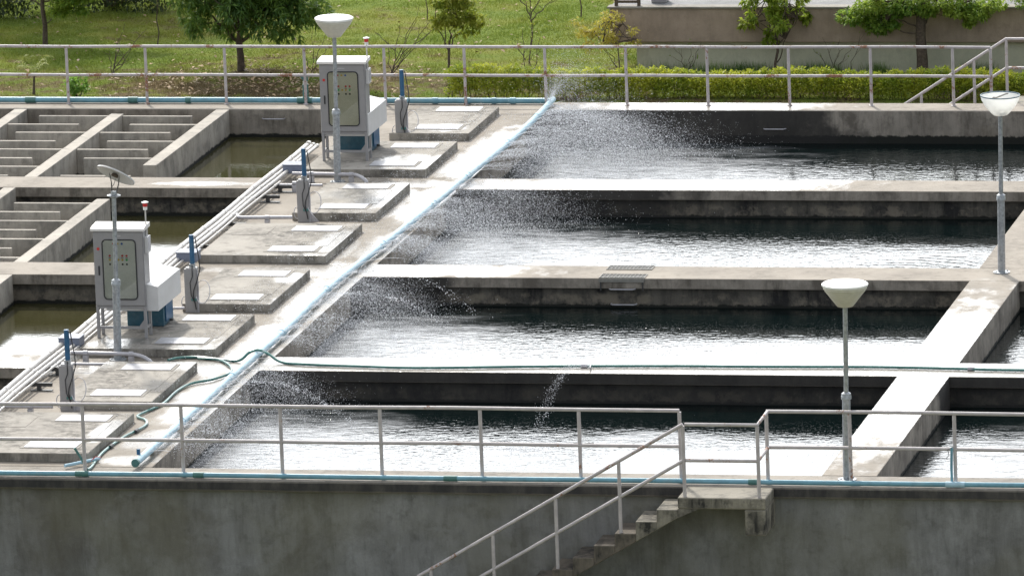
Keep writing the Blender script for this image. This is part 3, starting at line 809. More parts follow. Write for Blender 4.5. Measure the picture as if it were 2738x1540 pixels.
# ------------------------------------------------------------------ blue gate actuators
def actuator(loc, label):
    a = thing('gate_actuator', label, 'actuator', loc, 'blue topped gate actuators')
    MB().box(-0.115, 0.085, -0.05, 0.09, 0.0005, 0.72).build('column', M['cabinet'], a, bevel=0.008)
    MB().box(-0.09, 0.09, -0.03, 0.07, 0.7202, 0.74).build('cap_plate', M['hood'], a, bevel=0.004)
    MB().box(-0.03, 0.06, -0.025, 0.05, 0.7405, 0.80).build('bracket', M['galv'], a, bevel=0.006)
    MB().tube([(0.02, 0.01, 0.80), (0.02, 0.01, 1.27)], 0.040, 14).build('cylinder', M['blue'], a, smooth=True, bevel=0.004)
    MB().tube([(0.085, 0.0, 0.0), (0.10, 0.0, 0.4), (0.092, 0.0, 0.70)], [0.02, 0.014, 0.014], 8).build('conduit_riser', M['greypipe'], a, smooth=True)
    cab = MB().tube([(0.05, -0.02, 1.25), (0.09, -0.03, 1.255), (0.11, -0.04, 1.12), (0.15, -0.06, 0.9), (0.16, -0.07, 0.72), (0.10, -0.08, 0.52), (0.045, -0.075, 0.38), (0.03, -0.07, 0.30), (0.07, -0.06, 0.06)], 0.009, 7)
    cab.tube([(0.02, -0.03, 0.78), (0.03, -0.075, 0.6), (-0.01, -0.08, 0.5), (0.0, -0.08, 0.3), (0.06, -0.075, 0.16)], 0.008, 7)
    cab.build('cable', M['black'], a, smooth=True)
    lp = [(0.10 + 0.10 + 0.135 * math.cos(t_), 0.02 - 0.12 * (1 - math.cos(t_ - 2.2)), 0.36 + 0.17 * math.sin(t_)) for t_ in np.linspace(2.3, -2.6, 18)]
    MB().tube([(0.09, 0, 0.52)] + lp, 0.0065, 6).build('hose_loop', M['greypipe'], a, smooth=True)
    lp2 = [(-0.13 - 0.05 * math.cos(t_), -0.02, 0.16 + 0.1 * math.sin(t_)) for t_ in np.linspace(1.6, -1.8, 9)]
    MB().tube(lp2, 0.008, 6).build('side_conduit', M['greypipe'], a, smooth=True)
    MB().prism([(0.086, 0.001), (0.24, 0.001), (0.10, 0.16), (0.086, 0.16)], 'y', 0.02, 0.045).build('foot_gusset', M['greypipe'], a)
    for x in (-0.005, 0.05): 
        MB().box(x, x + 0.035, -0.075, -0.0505, 0.20, 0.24).build('valve', M['fitting'], a, bevel=0.004)
    return a
A0 = actuator((-1.17, 26.66, 0), 'blue topped actuator post behind the farther control cabinet')
dup(A0, (-1.19, 19.20, 0), 'blue topped actuator post beside the puddled plinth')
dup(A0, (-1.28, 11.79, 0), 'blue topped actuator post just right of the nearer cabinet hood')
dup(A0, (-1.40, 4.48, 0), 'blue topped actuator post nearest the front railing')

# ------------------------------------------------------------------ pipes
def smooth_path(pts, sub=6):
    P = [Vector(p) for p in pts]; out = []
    for i in range(len(P) - 1):
        p0, p1, p2, p3 = P[max(i - 1, 0)], P[i], P[i + 1], P[min(i + 2, len(P) - 1)]
        for k in range(sub):
            s = k / sub
            out.append(0.5 * ((2 * p1) + (-p0 + p2) * s + (2 * p0 - 5 * p1 + 4 * p2 - p3) * s * s + (-p0 + 3 * p1 - 3 * p2 + p3) * s ** 3))
    out.append(P[-1])
    return out
# spray pipe lying along the basin edge
sp = thing('spray_pipe', 'long pale blue perforated pipe lying along the wet deck edge, spraying water', 'pipe', (0, 0, 0))
SPATH = [(0.66, 0.62, 0.10), (0.66, 3.5, 0.09), (0.64, 6.7, 0.085), (0.66, 9.9, 0.085), (0.60, 13.3, 0.085), (0.70, 17.0, 0.085), (0.79, 20.5, 0.085), (0.84, 23.0, 0.09), (0.91, 26.0, 0.09), (0.90, 28.5, 0.09), (0.84, 30.20, 0.085)]
MB().tube(smooth_path(SPATH), 0.056, 14).build('pipe', M['pvcpale'], sp, smooth=True)
for i in range(1, len(SPATH) - 1):
    x, y, z = SPATH[i]
    MB().tube([(x, y - 0.07, z), (x, y + 0.07, z)], 0.064, 14).build('coupling', M['pvcpale'], sp, smooth=True)
    MB().tube([(x, y - 0.30, z), (x, y - 0.275, z)], 0.059, 14).build('clamp', M['pvc'], sp, smooth=True)
MB().tube([(0.66, 0.60, 0.10), (0.66, 0.66, 0.10)], 0.062, 14).build('end_cap', M['fitting'], sp, smooth=True)
MB().tube([(0.66, 0.62, 0.095), (0.66, 0.6145 - 0.02, 0.095)], 0.045, 14).build('end_bung', M['fitting'], sp, smooth=True)
MB().box(0.60, 0.65, 0.93, 0.97, 0.15, 0.24).build('clip', M['blue'], sp, bevel=0.004)
for (y) in np.linspace(1.6, 29.0, 13):
    x = np.interp(y, [p[1] for p in SPATH], [p[0] for p in SPATH])
    MB().box(x - 0.03, x + 0.03, y - 0.03, y + 0.03, 0.0, 0.035).build('support_pad', M['dry'], sp)
# rear feed pipe with its upright tee
fp = thing('feed_pipe', 'blue plastic pipe along the far walkway with an upright tee', 'pipe', (0, 30.16, 0))
MB().tube([(x, 0.006 * math.sin(x), 0.064) for x in np.linspace(-13.5, 0.80, 20)] + [(0.82, 0.0, 0.07), (0.84, 0.035, 0.08)], 0.052, 14).build('pipe', M['pvc'], fp, smooth=True)
for x, w_ in ((-9.0, .1), (-7.05, .09), (-3.8, .14), (-1.35, .05), (-0.75, .06), (-6.0, .05), (0.1, .05), (-0.25, .04)):
    MB().tube([(x - w_, 0.006 * math.sin(x), 0.064), (x + w_, 0.006 * math.sin(x), 0.064)], 0.060, 14).build('coupling', M['fitting'] if x < -2 else M['pvc'], fp, smooth=True)
tee = MB().tube([(-3.78, 0, 0.10), (-3.78, 0, 0.36)], 0.055, 14); tee.build('riser', M['fitting'], fp, smooth=True)
MB().tube([(-3.78, 0, 0.36), (-3.78, 0, 0.42)], 0.045, 12).build('valve', M['conduit'], fp, smooth=True)
MB().tube([(-3.78, 0.03, 0.42), (-3.78, 0.02, 0.47), (-3.79, -0.01, 0.51), (-3.80, -0.08, 0.515)], 0.05, 12).build('elbow', M['fitting'], fp, smooth=True)
# front pipe
ff = thing('feed_pipe', 'teal blue plastic pipe running along the front edge behind the railing posts', 'pipe', (0, 0.10, 0))
MB().tube([(x, 0.012 * math.sin(x * 0.9), 0.050) for x in np.linspace(-6, 18, 40)], 0.038, 14).build('pipe', M['pvc'], ff, smooth=True)
for x, w_ in ((-0.02, .1), (1.75, .08), (5.55, .1), (10.05, .08), (12.93, .07), (13.07, .07)):
    MB().tube([(x - w_, 0.012 * math.sin(x * .9), 0.05), (x + w_, 0.012 * math.sin(x * .9), 0.05)], 0.045, 14).build('coupling', M['fitting'] if x < 11 else M['pvcpale'], ff, smooth=True)
MB().tube([(12.945, 0.03, 0.05), (12.94, 0.055, 0.3), (12.95, 0.06, 0.58)], 0.02, 10).build('riser', M['pvc'], ff, smooth=True)
MB().tube([(12.98, 0.02, 0.60), (12.90, 0.0, 0.56), (12.92, -0.01, 0.48), (12.88, -0.02, 0.44)], 0.006, 6).build('tie_wire', M['darksteel'], ff)

# hose lying over the spray pipe and along the walkway
hp = [(-0.74, 8.04, .03), (-0.6, 8.22, .03), (-0.3, 8.28, .03), (0.1, 8.12, .03), (0.4, 8.06, .03), (0.55, 8.16, .14), (0.68, 8.22, .165), (0.85, 8.16, .12), (1.1, 7.98, .03), (1.5, 7.86, .025), (2.4, 7.75, .025), (3.4, 7.68, .025),
      (5.0, 7.84, .025), (5.95, 7.91, .025), (7.4, 7.98, .025), (8.6, 7.99, .025), (10.5, 8.04, .025), (11.7, 7.98, .025), (12.8, 7.91, .025), (15.5, 7.95, .025), (18, 7.9, .025)]
ho = thing('garden_hose', 'green hose lying along the wet walkway and over the blue spray pipe', 'hose')
MB().tube(smooth_path(hp), 0.022, 8).build('hose', M['hose'], ho, smooth=True)
for (x, y) in ((5.95, 7.91), (12.0, 7.965)):
    MB().tube([(x - 0.05, y, .028), (x + 0.05, y, .028)], 0.034, 10).build('connector', M['greypipe'], ho, smooth=True)
MB().tube([(6.05, 7.9, .03), (6.1, 7.62, .06)], 0.012, 8).build('nozzle', M['greypipe'], ho)
hp2 = [(-0.30, 8.20, .03), (-0.05, 8.16, .03), (0.15, 8.01, .03), (0.41, 7.53, .03), (0.47, 7.09, .03), (0.30, 6.65, .03), (0.05, 6.36, .03), (-0.04, 5.78, .03), (-0.03, 4.94, .03), (-0.16, 4.35, .03), (-0.20, 4.04, .03),
       (0.0, 3.78, .03), (0.08, 3.37, .03), (-0.05, 2.6, .03), (-0.10, 1.6, .03), (-0.02, 0.62, .03), (-0.03, 0.42, .04)]
ho2 = thing('garden_hose', 'green hose snaking from the walkway along the plinths to the front railing', 'hose')
MB().tube(smooth_path(hp2), 0.021, 8).build('hose', M['hose'], ho2, smooth=True)
MB().tube([(-0.03, 0.42, .04), (-0.1, 0.40, .2), (-0.19, 0.36, .38)], 0.02, 8).build('hose_end', M['fitting'], ho2, smooth=True)
for (x, y) in ((-0.08, 2.0), (0.04, 3.05)):
    MB().tube([(x, y - 0.07, .032), (x, y + 0.07, .032)], 0.03, 8).build('connector', M['darksteel'], ho2, smooth=True)
bp_ = MB().tube([(-0.42, 0.60, .05), (-0.16, 0.86, .06), (-0.02, 1.10, .05)], 0.026, 10)
pc = thing('pipe_offcut', 'short blue pipe piece tied to the front railing post beside the hose', 'pipe')
bp_.build('pipe', M['pvcpale'], pc, smooth=True)
MB().tube([(-0.10, 0.92, .06), (-0.05, 1.0, .1), (0.06, 0.9, .12)], 0.006, 6).build('tie', M['red'], pc)

# conduits in a bundle on brackets at the deck's left edge
for (x, r_, z, lab) in ((-2.58, 0.044, 0.175, 'thickest pale conduit on the outer side of the bundle'), (-2.48, 0.032, 0.163, 'pale conduit second from the outer side of the bundle'),
                        (-2.385, 0.032, 0.163, 'pale conduit third from the outer side of the bundle'), (-2.30, 0.018, 0.149, 'thinnest pale conduit on the plinth side of the bundle')):
    c = thing('conduit_pipe', lab, 'conduit', (x, 0, 0), 'conduits along the deck')
    y1 = 25.2 if r_ > 0.03 else 22.0
    MB().tube([(0.012 * math.sin(y * 1.3 + x * 9), y, z) for y in np.linspace(0.4, y1, 26)], r_, 10).build('pipe', M['conduit'], c, smooth=True)
    for i, y in enumerate(np.arange(1.4, y1, 1.25)):
        yy = y + (0.2 * math.sin(i * 5 + x * 7))
        MB().tube([(0.012 * math.sin(yy * 1.3 + x * 9), yy - 0.05, z), (0.012 * math.sin(yy * 1.3 + x * 9), yy + 0.05, z)], r_ + 0.006, 10).build('coupling', M['conduit'], c, smooth=True)
n_b = 0
BRK = [(2.2, 'first'), (5.9, 'second'), (7.0, 'third'), (12.6, 'fourth'), (16.6, 'fifth'), (18.5, 'sixth'), (20.9, 'seventh'), (21.8, 'eighth')]
for y, od in BRK:
    b = thing('pipe_bracket', od + ' dark steel bracket from the front under the conduit bundle', 'bracket', (-2.4, y, 0), 'brackets under the conduits')
    MB().box(-0.30, 0.36, -0.025, 0.025, 0.07, 0.125).build('crossbar', M['darksteel'], b)
    MB().box(0.12, 0.18, -0.03, 0.03, 0.0125, 0.07).build('stem', M['darksteel'], b)
    MB().box(0.02, 0.36, -0.05, 0.05, 0.001, 0.0122).build('foot', M['darksteel'], b)
for (x, y, lab) in ((-2.28, 23.0, 'slate blue junction box on the conduits in front of the farther cabinet'), (-2.25, 15.35, 'slate blue junction box on the conduits behind the nearer cabinet hood'), (-2.45, 8.60, 'slate blue junction box on the conduits in front of the nearer cabinet')):
    j = thing('junction_box', lab, 'junction box', (x, y, 0.12), 'junction boxes on the conduits')
    MB().box(-0.17, 0.17, -0.16, 0.16, 0.0, 0.15).build('box', M['slate'], j, bevel=0.006)
    MB().box(-0.18, 0.18, -0.17, 0.17, 0.1502, 0.165).build('lid', M['slate'], j, bevel=0.006)
def stub(name_label, pts, r=0.032, sup=()):
    s_ = thing('branch_pipe', name_label, 'pipe', (0, 0, 0), 'grey branch pipes to the actuators')
    MB().tube(smooth_path(pts, 4), r, 10).build('pipe', M['greypipe'], s_, smooth=True)
    for (x, y) in sup:
        MB().box(x - 0.04, x + 0.04, y - 0.045, y + 0.045, 0.0, 0.115).build('saddle', M['greypipe'], s_, bevel=0.004)
        MB().tube([(x - 0.035, y, 0.15), (x + 0.035, y, 0.15)], r + 0.012, 10).build('strap', M['greypipe'], s_, smooth=True)
stub('bent grey branch pipe in front of the nearer cabinet plinth', [(-2.3, 7.97, .15), (-1.4, 7.92, .15), (-1.15, 7.85, .14), (-0.98, 7.78, .08), (-0.93, 7.74, .035)], sup=((-2.05, 7.95), (-1.30, 7.91)))
stub('straight grey branch pipe just below the bent one near the front lamp', [(-2.35, 7.30, .12), (-1.5, 7.28, .12)], 0.025)
stub('bent grey branch pipe in front of the farther cabinet plinth', [(-2.25, 22.72, .15), (-1.25, 22.66, .15), (-1.05, 22.60, .14), (-0.90, 22.5, .08), (-0.86, 22.45, .035)], sup=((-1.9, 22.7), (-1.18, 22.65)))
stub('straight grey branch pipe behind the second actuator from the back', [(-2.3, 21.85, .12), (-1.5, 21.83, .12)], 0.025, sup=((-2.0, 21.84),))
stub('grey branch pipe from the conduits to the actuator by the puddled plinth', [(-2.32, 19.0, .16), (-2.26, 18.85, .15), (-2.1, 18.8, .15), (-1.32, 18.85, .15)], sup=((-1.75, 18.81),))
stub('grey branch pipe from the conduits to the foremost actuator', [(-3.0 + .6, 4.1, .15), (-1.55, 4.12, .15)], sup=((-1.9, 4.11),))
stub('grey branch pipe from the pump hood to the third actuator', [(-1.36, 11.55, .12), (-1.55, 11.5, .12), (-1.8, 11.42, .12)], 0.025)

# ------------------------------------------------------------------ gratings, ladders and rungs
def grating(loc, label):
    gthing = thing('steel_grating', label, 'grating', loc, 'gratings on the middle walkway')
    b = MB(); w_, d_ = 0.76, 0.30
    b.box(0, w_, 0, 0.014, 0.001, 0.014); b.box(0, w_, d_ - .014, d_, 0.001, 0.014); b.box(0, 0.014, .0145, d_ - .0145, 0.001, 0.014); b.box(w_ - .014, w_, .0145, d_ - .0145, 0.001, 0.014)
    b.build('frame', M['grate'], gthing)
    b = MB()
    for i in range(1, 12): b.box(0.014 + i * 0.061 - .004, 0.014 + i * 0.061 + .004, .0146, d_ - .0146, 0.002, 0.011)
    b.box(0.0145, w_ - .0145, d_ * .5 - .006, d_ * .5 + .006, 0.003, 0.010)
    b.build('bars', M['grate'], gthing)
    MB().box(0.016, w_ - .016, .016, d_ - .016, 0.0008, 0.002).build('opening_shade', M['black'], gthing)  # black sheet standing in for the shade between the bars
    return gthing
gr = grating((4.81, 14.70, 0.0), 'steel grating at the front edge of the middle walkway above the ladder rungs')
dup(gr, (4.80, 15.37, 0.0), 'steel grating at the back edge of the middle walkway')
def rung(name, loc, w_, label):
    r_ = MB().tube([(0, 0.1, 0), (0, -0.06, 0), (0.03, -0.10, 0), (w_ - 0.03, -0.10, 0), (w_, -0.06, 0), (w_, 0.1, 0)], 0.011, 8).build(name, M['greypipe'], smooth=True)
    r_.location = loc
    return tag(r_, label, 'rung', 'steel rungs set in the basin walls')
ck = thing('grating_bracket', 'steel lip and hangers under the front grating', 'bracket', (4.81, 14.69, 0))
MB().box(0, 0.76, -0.012, 0.0, -0.06, 0.0).build('lip', M['grate'], ck)
for x in (0.02, 0.72): MB().box(x, x + 0.02, -0.012, 0.0, -0.2, -0.061).build('hanger', M['darksteel'], ck)
rung('wall_rung', (4.99, 14.72, -0.17), 0.42, 'upper steel rung just under the front grating')
rung('wall_rung', (4.99, 14.80, -0.44), 0.42, 'lower steel rung at the waterline under the front grating')
rung('wall_rung', (-4.47, 29.63, -0.17), 0.42, 'steel rung on the back wall of the left murky basin')
rung('wall_rung', (4.84, 29.63, -0.33), 0.40, 'steel rung on the dark back wall of the rear right basin')

# ------------------------------------------------------------------ spray: drops and jets
def drops(P, r, Vd, name, label):
    """P (n,3) centres, r (n,) radii, Vd (n,3) unit flight direction; slightly stretched octahedra"""
    n = len(P)
    a = Vd
    ref = np.tile(np.array([[0.0, 0.0, 1.0]]), (n, 1)); ref[np.abs(a[:, 2]) > 0.9] = (1, 0, 0)
    u = np.cross(a, ref); u /= np.linalg.norm(u, axis=1, keepdims=True)
    w = np.cross(a, u)
    r_ = r[:, None]
    V = np.stack([P + a * r_ * 1.5, P - a * r_ * 1.5, P + u * r_, P - u * r_, P + w * r_, P - w * r_], 1).reshape(-1, 3)
    base = (np.arange(n) * 6)[:, None, None]
    F = np.array([[0, 2, 4], [0, 4, 3], [0, 3, 5], [0, 5, 2], [1, 4, 2], [1, 3, 4], [1, 5, 3], [1, 2, 5]])[None] + base
    o = arr_mesh(name, V, F.reshape(-1, 3), M['drop'])
    return tag(o, label, 'water spray', None, 'stuff')
def jet_points(n, y0, y1, v, dv, zland, el=(18, 42), jit=0.05, spread=0.10):
    k_ = int((y1 - y0) / 0.42)
    hole = y0 + (np.floor(rng.random(n) * k_) + 0.5) * (y1 - y0) / k_
    hid = np.floor((hole - y0) / (y1 - y0) * k_).astype(int)
    hv = rng.random(k_ + 1)[hid]; he = rng.random(k_ + 1)[hid]
    sp_ = v * (0.80 + 0.25 * hv) + rng.normal(0, dv, n)
    e = np.radians(el[0] + (el[1] - el[0]) * he + rng.normal(0, 3.0, n))
    azm = rng.normal(0, spread, n)
    vx, vy, vz = sp_ * np.cos(e) * np.cos(azm), sp_ * np.cos(e) * np.sin(azm), sp_ * np.sin(e)
    drag = 0.10 + 0.25 * rng.random(n)
    tl = (vz + np.sqrt(vz ** 2 + 2 * 9.81 * (0.12 - zland))) / 9.81
    t_ = tl * (0.04 + 0.96 * rng.random(n) ** 0.8)
    x0 = np.interp(hole, [p[1] for p in SPATH], [p[0] for p in SPATH])
    X = x0 + 0.03 + vx * t_ * (1 - drag * t_ * 0.6); Y = hole + vy * t_; Z = 0.12 + vz * t_ - 4.905 * t_ ** 2
    Z = np.maximum(Z, zland + 0.01)
    P = np.stack([X, Y, Z], 1) + rng.normal(0, 1, (n, 3)) * (jit * np.minimum(1, t_ * 2.2 + 0.05))[:, None]
    V = np.stack([vx, vy, vz - 9.81 * t_], 1); V /= np.linalg.norm(V, axis=1, keepdims=True)
    return P, V
allP, allV, allR = [], [], []
for (n, y0, y1, v, dv, zl, el_, spread, rad) in ((100000, 23.3, 29.5, 5.6, 1.0, -0.58, (4, 24), 0.20, .0023), (62000, 15.9, 22.0, 4.6, 0.8, -0.48, (4, 24), 0.20, .0022),
                                            (36000, 8.7, 14.6, 3.8, 0.7, -0.48, (5, 27), 0.16, .0021), (30000, 1.2, 7.4, 3.6, 0.7, -0.48, (4, 24), 0.16, .0021)):
    P, V = jet_points(n, y0, y1, v, dv, zl, el_, 0.10, spread)
    allP.append(P); allV.append(V); allR.append(np.clip(rng.lognormal(math.log(rad), 0.42, n), 0.0014, 0.0085))
# clear jets: a few ropes of bigger drops
for (y, v, e_, n) in ((11.9, 4.7, 24, 420), (10.0, 4.5, 24, 260), (5.6, 4.4, 20, 420), (2.2, 4.2, 20, 260), (14.0, 4.4, 22, 220)):
    t_ = rng.random(n) * 0.62
    e = math.radians(e_)
    x0 = np.interp(y, [p[1] for p in SPATH], [p[0] for p in SPATH])
    X = x0 + v * math.cos(e) * t_; Z = 0.13 + v * math.sin(e) * t_ - 4.905 * t_ ** 2
    P = np.stack([X, np.full(n, y), Z], 1) + rng.normal(0, 1, (n, 3)) * (0.012 + 0.035 * t_)[:, None]
    kq = P[:, 2] > -0.48
    V = np.stack([np.full(n, v * math.cos(e)), np.zeros(n), v * math.sin(e) - 9.81 * t_], 1); V /= np.linalg.norm(V, axis=1, keepdims=True)
    allP.append(P[kq]); allV.append(V[kq]); allR.append(np.clip(rng.lognormal(math.log(0.0048), 0.35, n), 0.003, 0.010)[kq])
# fine fountain at the pipe's rear elbow
n = 12000
t_ = rng.random(n) * 0.95
e = np.radians(rng.normal(60, 13, n)); azm = rng.normal(0.35, 0.9, n); sp_ = np.abs(rng.normal(3.4, 0.9, n))
P = np.stack([0.85 + sp_ * np.cos(e) * np.cos(azm) * t_, 29.6 + 0.5 * rng.random(n) + sp_ * np.cos(e) * np.sin(azm) * t_ * 0.5, 0.12 + sp_ * np.sin(e) * t_ - 4.905 * t_ ** 2], 1)
kq = P[:, 2] > 0.01
V = np.stack([np.cos(e), np.zeros(n), np.sin(e) - 9.81 * t_ / sp_], 1); V /= np.linalg.norm(V, axis=1, keepdims=True)
allP.append(P[kq]); allV.append(V[kq]); allR.append(np.clip(rng.lognormal(math.log(0.0023), 0.35, n), 0.0012, 0.005)[kq])
# splashes that bounce on the deck and over the plinth edges
n = 9000
Y = 1.5 + 27.5 * rng.random(n)
P = np.stack([np.clip(rng.normal(0.10, 0.42, n), -1.0, 0.8), Y, np.abs(rng.normal(0, 0.10, n)) + 0.015], 1)
lim = np.array([(15 < y < 29.5) or (8.5 < y < 14) for y in Y]) | (rng.random(n) < 0.25)
V = rng.normal(0, 1, (n, 3)); V /= np.linalg.norm(V, axis=1, keepdims=True)
inpl = (P[:, 0] < 0.05) & (P[:, 2] < 0.15)
P[inpl, 2] = 0.16 + np.abs(rng.normal(0, 0.05, inpl.sum()))
allP.append(P[lim]); allV.append(V[lim]); allR.append(np.clip(rng.lognormal(math.log(0.0035), 0.3, n), 0.002, 0.007)[lim])
drops(np.concatenate(allP), np.concatenate(allR), np.concatenate(allV), 'water_spray', 'white droplets spraying from the pale blue pipe over the basins')
jets = MB()
for i, y in enumerate(np.arange(1.3, 29.6, 0.42)):
    x0 = float(np.interp(y, [p[1] for p in SPATH], [p[0] for p in SPATH]))
    v = (5.0 if y > 23 else 4.2 if y > 15 else 3.6) * (0.8 + 0.3 * (0.5 + 0.5 * math.sin(y * 12.9898)))
    e = math.radians(12 + 26 * (0.5 + 0.5 * math.sin(y * 7.77 + 1)))
    pts = [(x0 + 0.03 + v * math.cos(e) * s, y + 0.02 * math.sin(i), 0.12 + v * math.sin(e) * s - 4.905 * s * s) for s in np.linspace(0, 0.07 + 0.13 * random.random() ** 2, 7)]
    jets.tube(pts, [0.003, 0.0035, 0.0032, 0.003, 0.0025, 0.002, 0.0012], 5)
tag(jets.build('water_jet', M['drop'], smooth=True), 'thin white jets leaving the holes of the pale blue pipe', 'water jet', None, 'stuff')
# leak from the hose, falling towards the front basin
n = 1100
t_ = rng.random(n) * 0.62
P = np.stack([6.10 - 0.55 * t_ + rng.normal(0, 0.02, n) * (1 + 4 * t_), 7.55 - 4.6 * t_ + rng.normal(0, 0.05, n), 0.10 + 1.9 * t_ - 4.905 * t_ ** 2 + rng.normal(0, 0.03, n)], 1)
kq = P[:, 2] > -0.48
V = np.stack([np.full(n, -0.55), np.full(n, -4.6), 1.9 - 9.81 * t_], 1); V /= np.linalg.norm(V, axis=1, keepdims=True)
n2 = 1500
P2 = np.stack([rng.normal(5.75, 0.28, n2), rng.normal(4.6, 0.35, n2), -0.48 + np.abs(rng.normal(0, 0.05, n2))], 1)
V2 = rng.normal(0, 1, (n2, 3)); V2 /= np.linalg.norm(V2, axis=1, keepdims=True)
drops(np.concatenate([P[kq], P2]), np.clip(rng.lognormal(math.log(0.0032), 0.4, kq.sum() + n2), 0.002, 0.008), np.concatenate([V[kq], V2]), 'water_spray', 'thin leak of droplets falling from the hose on the walkway into the front basin')

# ------------------------------------------------------------------ building behind
bd = thing('tank_building', 'low building with a brown overhanging band over a pale green wall, behind the trees', 'building', (-0.38, 41.60, 0))
MB().box(0.48, 16, 0.05, 7.9, ZB - 0.3, -0.871).build('wall', M['pale'], bd)
MB().box(0, 16.2, -0.14, 8.1, -0.87, -0.20).build('band', M['bank'], bd, bevel=0.02)
MB().box(-0.04, 16.24, -0.18, 0.10, -0.1995, -0.16).build('coping', M['dry'], bd, bevel=0.012)
MB().box(0.0, 16.2, 0.105, 8.1, -0.1995, -0.172).build('roof', M['roofing'], bd)
bk = MB().box(0.10, 0.16, -0.10, -0.04, -0.159, 0.22); bk.box(0.55, 0.61, -0.10, -0.04, -0.159, 0.22); bk.box(0.161, 0.549, -0.09, -0.05, -0.10, -0.05)
bk.build('rusty_frame', M['bark'], bd)
MB().box(0.75, 1.05, 0.3, 0.6, -0.171, 0.25).build('vent_box', M['cabinet'], bd, bevel=0.02)

# ------------------------------------------------------------------ plants
def leaves(name, mat, parent, clumps, n, ln, wd, droop=0.3, rosette=0):
    """clumps: (x,y,z,rx,ry,rz,weight) ellipsoids; n leaves folded along the midrib; rosette>0 groups leaves round twig ends"""
    cw = np.array([c[6] for c in clumps], float); cw /= cw.sum()
    k_ = max(1, n // rosette) if rosette else n
    ci = rng.choice(len(clumps), k_, p=cw)
    C = np.array([c[:3] for c in clumps])[ci]; Rr = np.array([c[3:6] for c in clumps])[ci]
    d = rng.normal(0, 1, (k_, 3)); d /= np.linalg.norm(d, axis=1, keepdims=True)
    rad = rng.random(k_) ** 0.42
    P = C + d * Rr * rad[:, None]
    out = d.copy()
    if rosette:
        P = np.repeat(P, rosette, 0); out = np.repeat(out, rosette, 0)
    m = len(P)
    dirv = out * 0.55 + rng.normal(0, 0.62, (m, 3)); dirv[:, 2] -= droop
    dirv /= np.linalg.norm(dirv, axis=1, keepdims=True)
    up = np.tile([[0.0, 0.0, 1.0]], (m, 1)) + rng.normal(0, 0.35, (m, 3))
    sd = np.cross(dirv, up); sd /= np.linalg.norm(sd, axis=1, keepdims=True) + 1e-9
    nr = np.cross(sd, dirv)
    l = ln * rng.uniform(0.6, 1.25, m)[:, None]; w = wd * rng.uniform(0.7, 1.2, m)[:, None]
    base = P; tip = P + dirv * l - np.array([[0, 0, 1.0]]) * l * droop * 0.35
    midp = P + dirv * l * 0.45
    V = np.stack([base, midp + sd * w * 0.5 + nr * w * 0.18, tip, midp - sd * w * 0.5 + nr * w * 0.18], 1).reshape(-1, 3)
    F = (np.arange(m) * 4)[:, None] + np.array([[0, 1, 2, 3]])
    return arr_mesh(name, V, F, mat, parent)
def limb(mb, a, b, r0, r1, wob=0.05, n=6):
    a, b = Vector(a), Vector(b); pts = []
    for i in range(n):
        s = i / (n - 1)
        p = a.lerp(b, s)
        if 0 < i < n - 1:
            p += Vector((random.uniform(-1, 1), random.uniform(-1, 1), random.uniform(-.4, .4))) * wob
        pts.append(p)
    mb.tube(pts, [r0 + (r1 - r0) * i / (n - 1) for i in range(n)], 8)
    return pts

def tree(name, label, cat, loc, trunk, branches, clumps, lm, n, ln, wd, droop=0.3, rosette=0, bark='bark', group='trees and shrubs on the lawn'):
    t_ = thing(name, label, cat, loc, group)
    b = MB()
    b.tube(trunk[0], trunk[1], 10)
    for (p, q, r0, r1) in branches: limb(b, p, q, r0, r1)
    for c in clumps:            # twigs into the leaf clumps
        if random.random() < 0.9 and branches:
            e_ = random.choice(branches)[1]
            limb(b, e_, c[:3], 0.012, 0.004, 0.04, 5)
    b.build('trunk', M[bark], t_, smooth=True)
    leaves('crown', lm, t_, clumps, n, ln, wd, droop, rosette)
    return t_
def shell(cx, cy, cz, rx, ry, rz, n, r, seed, zmin=-9):
    q = np.random.default_rng(seed); out = []
    while len(out) < n:
        d = q.normal(0, 1, 3); d /= np.linalg.norm(d)
        s = q.uniform(0.45, 1.0)
        p = (cx + d[0] * rx * s, cy + d[1] * ry * s, cz + d[2] * rz * s)
        if p[2] < zmin: continue
        rr = r * q.uniform(0.6, 1.25)
        out.append((p[0], p[1], p[2], rr, rr, rr * 0.75, rr ** 2))
    return out
# mango, left of centre
tree('mango_tree', 'dark green tree with drooping narrow leaves and a stout trunk, left of the rear lamp', 'tree', (-7.86, 41.48, ZB),
     ([(0, 0, -0.1), (0.01, 0, 0.3), (-0.01, 0, 0.55), (0.03, 0, 0.95), (0.0, 0, 1.6), (0.05, 0, 2.3)], [0.085, 0.072, 0.065, 0.06, 0.045, 0.02]),
     [((0, 0, .6), (-0.7, .1, 1.25), .04, .015), ((0, 0, .62), (0.65, -.2, 1.2), .04, .015), ((0.02, 0, .8), (-0.3, -.6, 1.7), .035, .012), ((0, 0, .9), (.4, .6, 1.8), .035, .012), ((0, 0, 1.2), (1.1, .1, 1.8), .03, .01), ((0, 0, 1.2), (-1.1, -.1, 1.9), .03, .01)],
     shell(0.18, 0, 3.6, 1.95, 1.4, 3.2, 150, 0.38, 3, 0.66) + shell(0.15, 0, 1.35, 1.75, 1.2, .55, 40, 0.30, 4, 0.75), M['mango'], 44000, 0.17, 0.038, 0.45, 7)
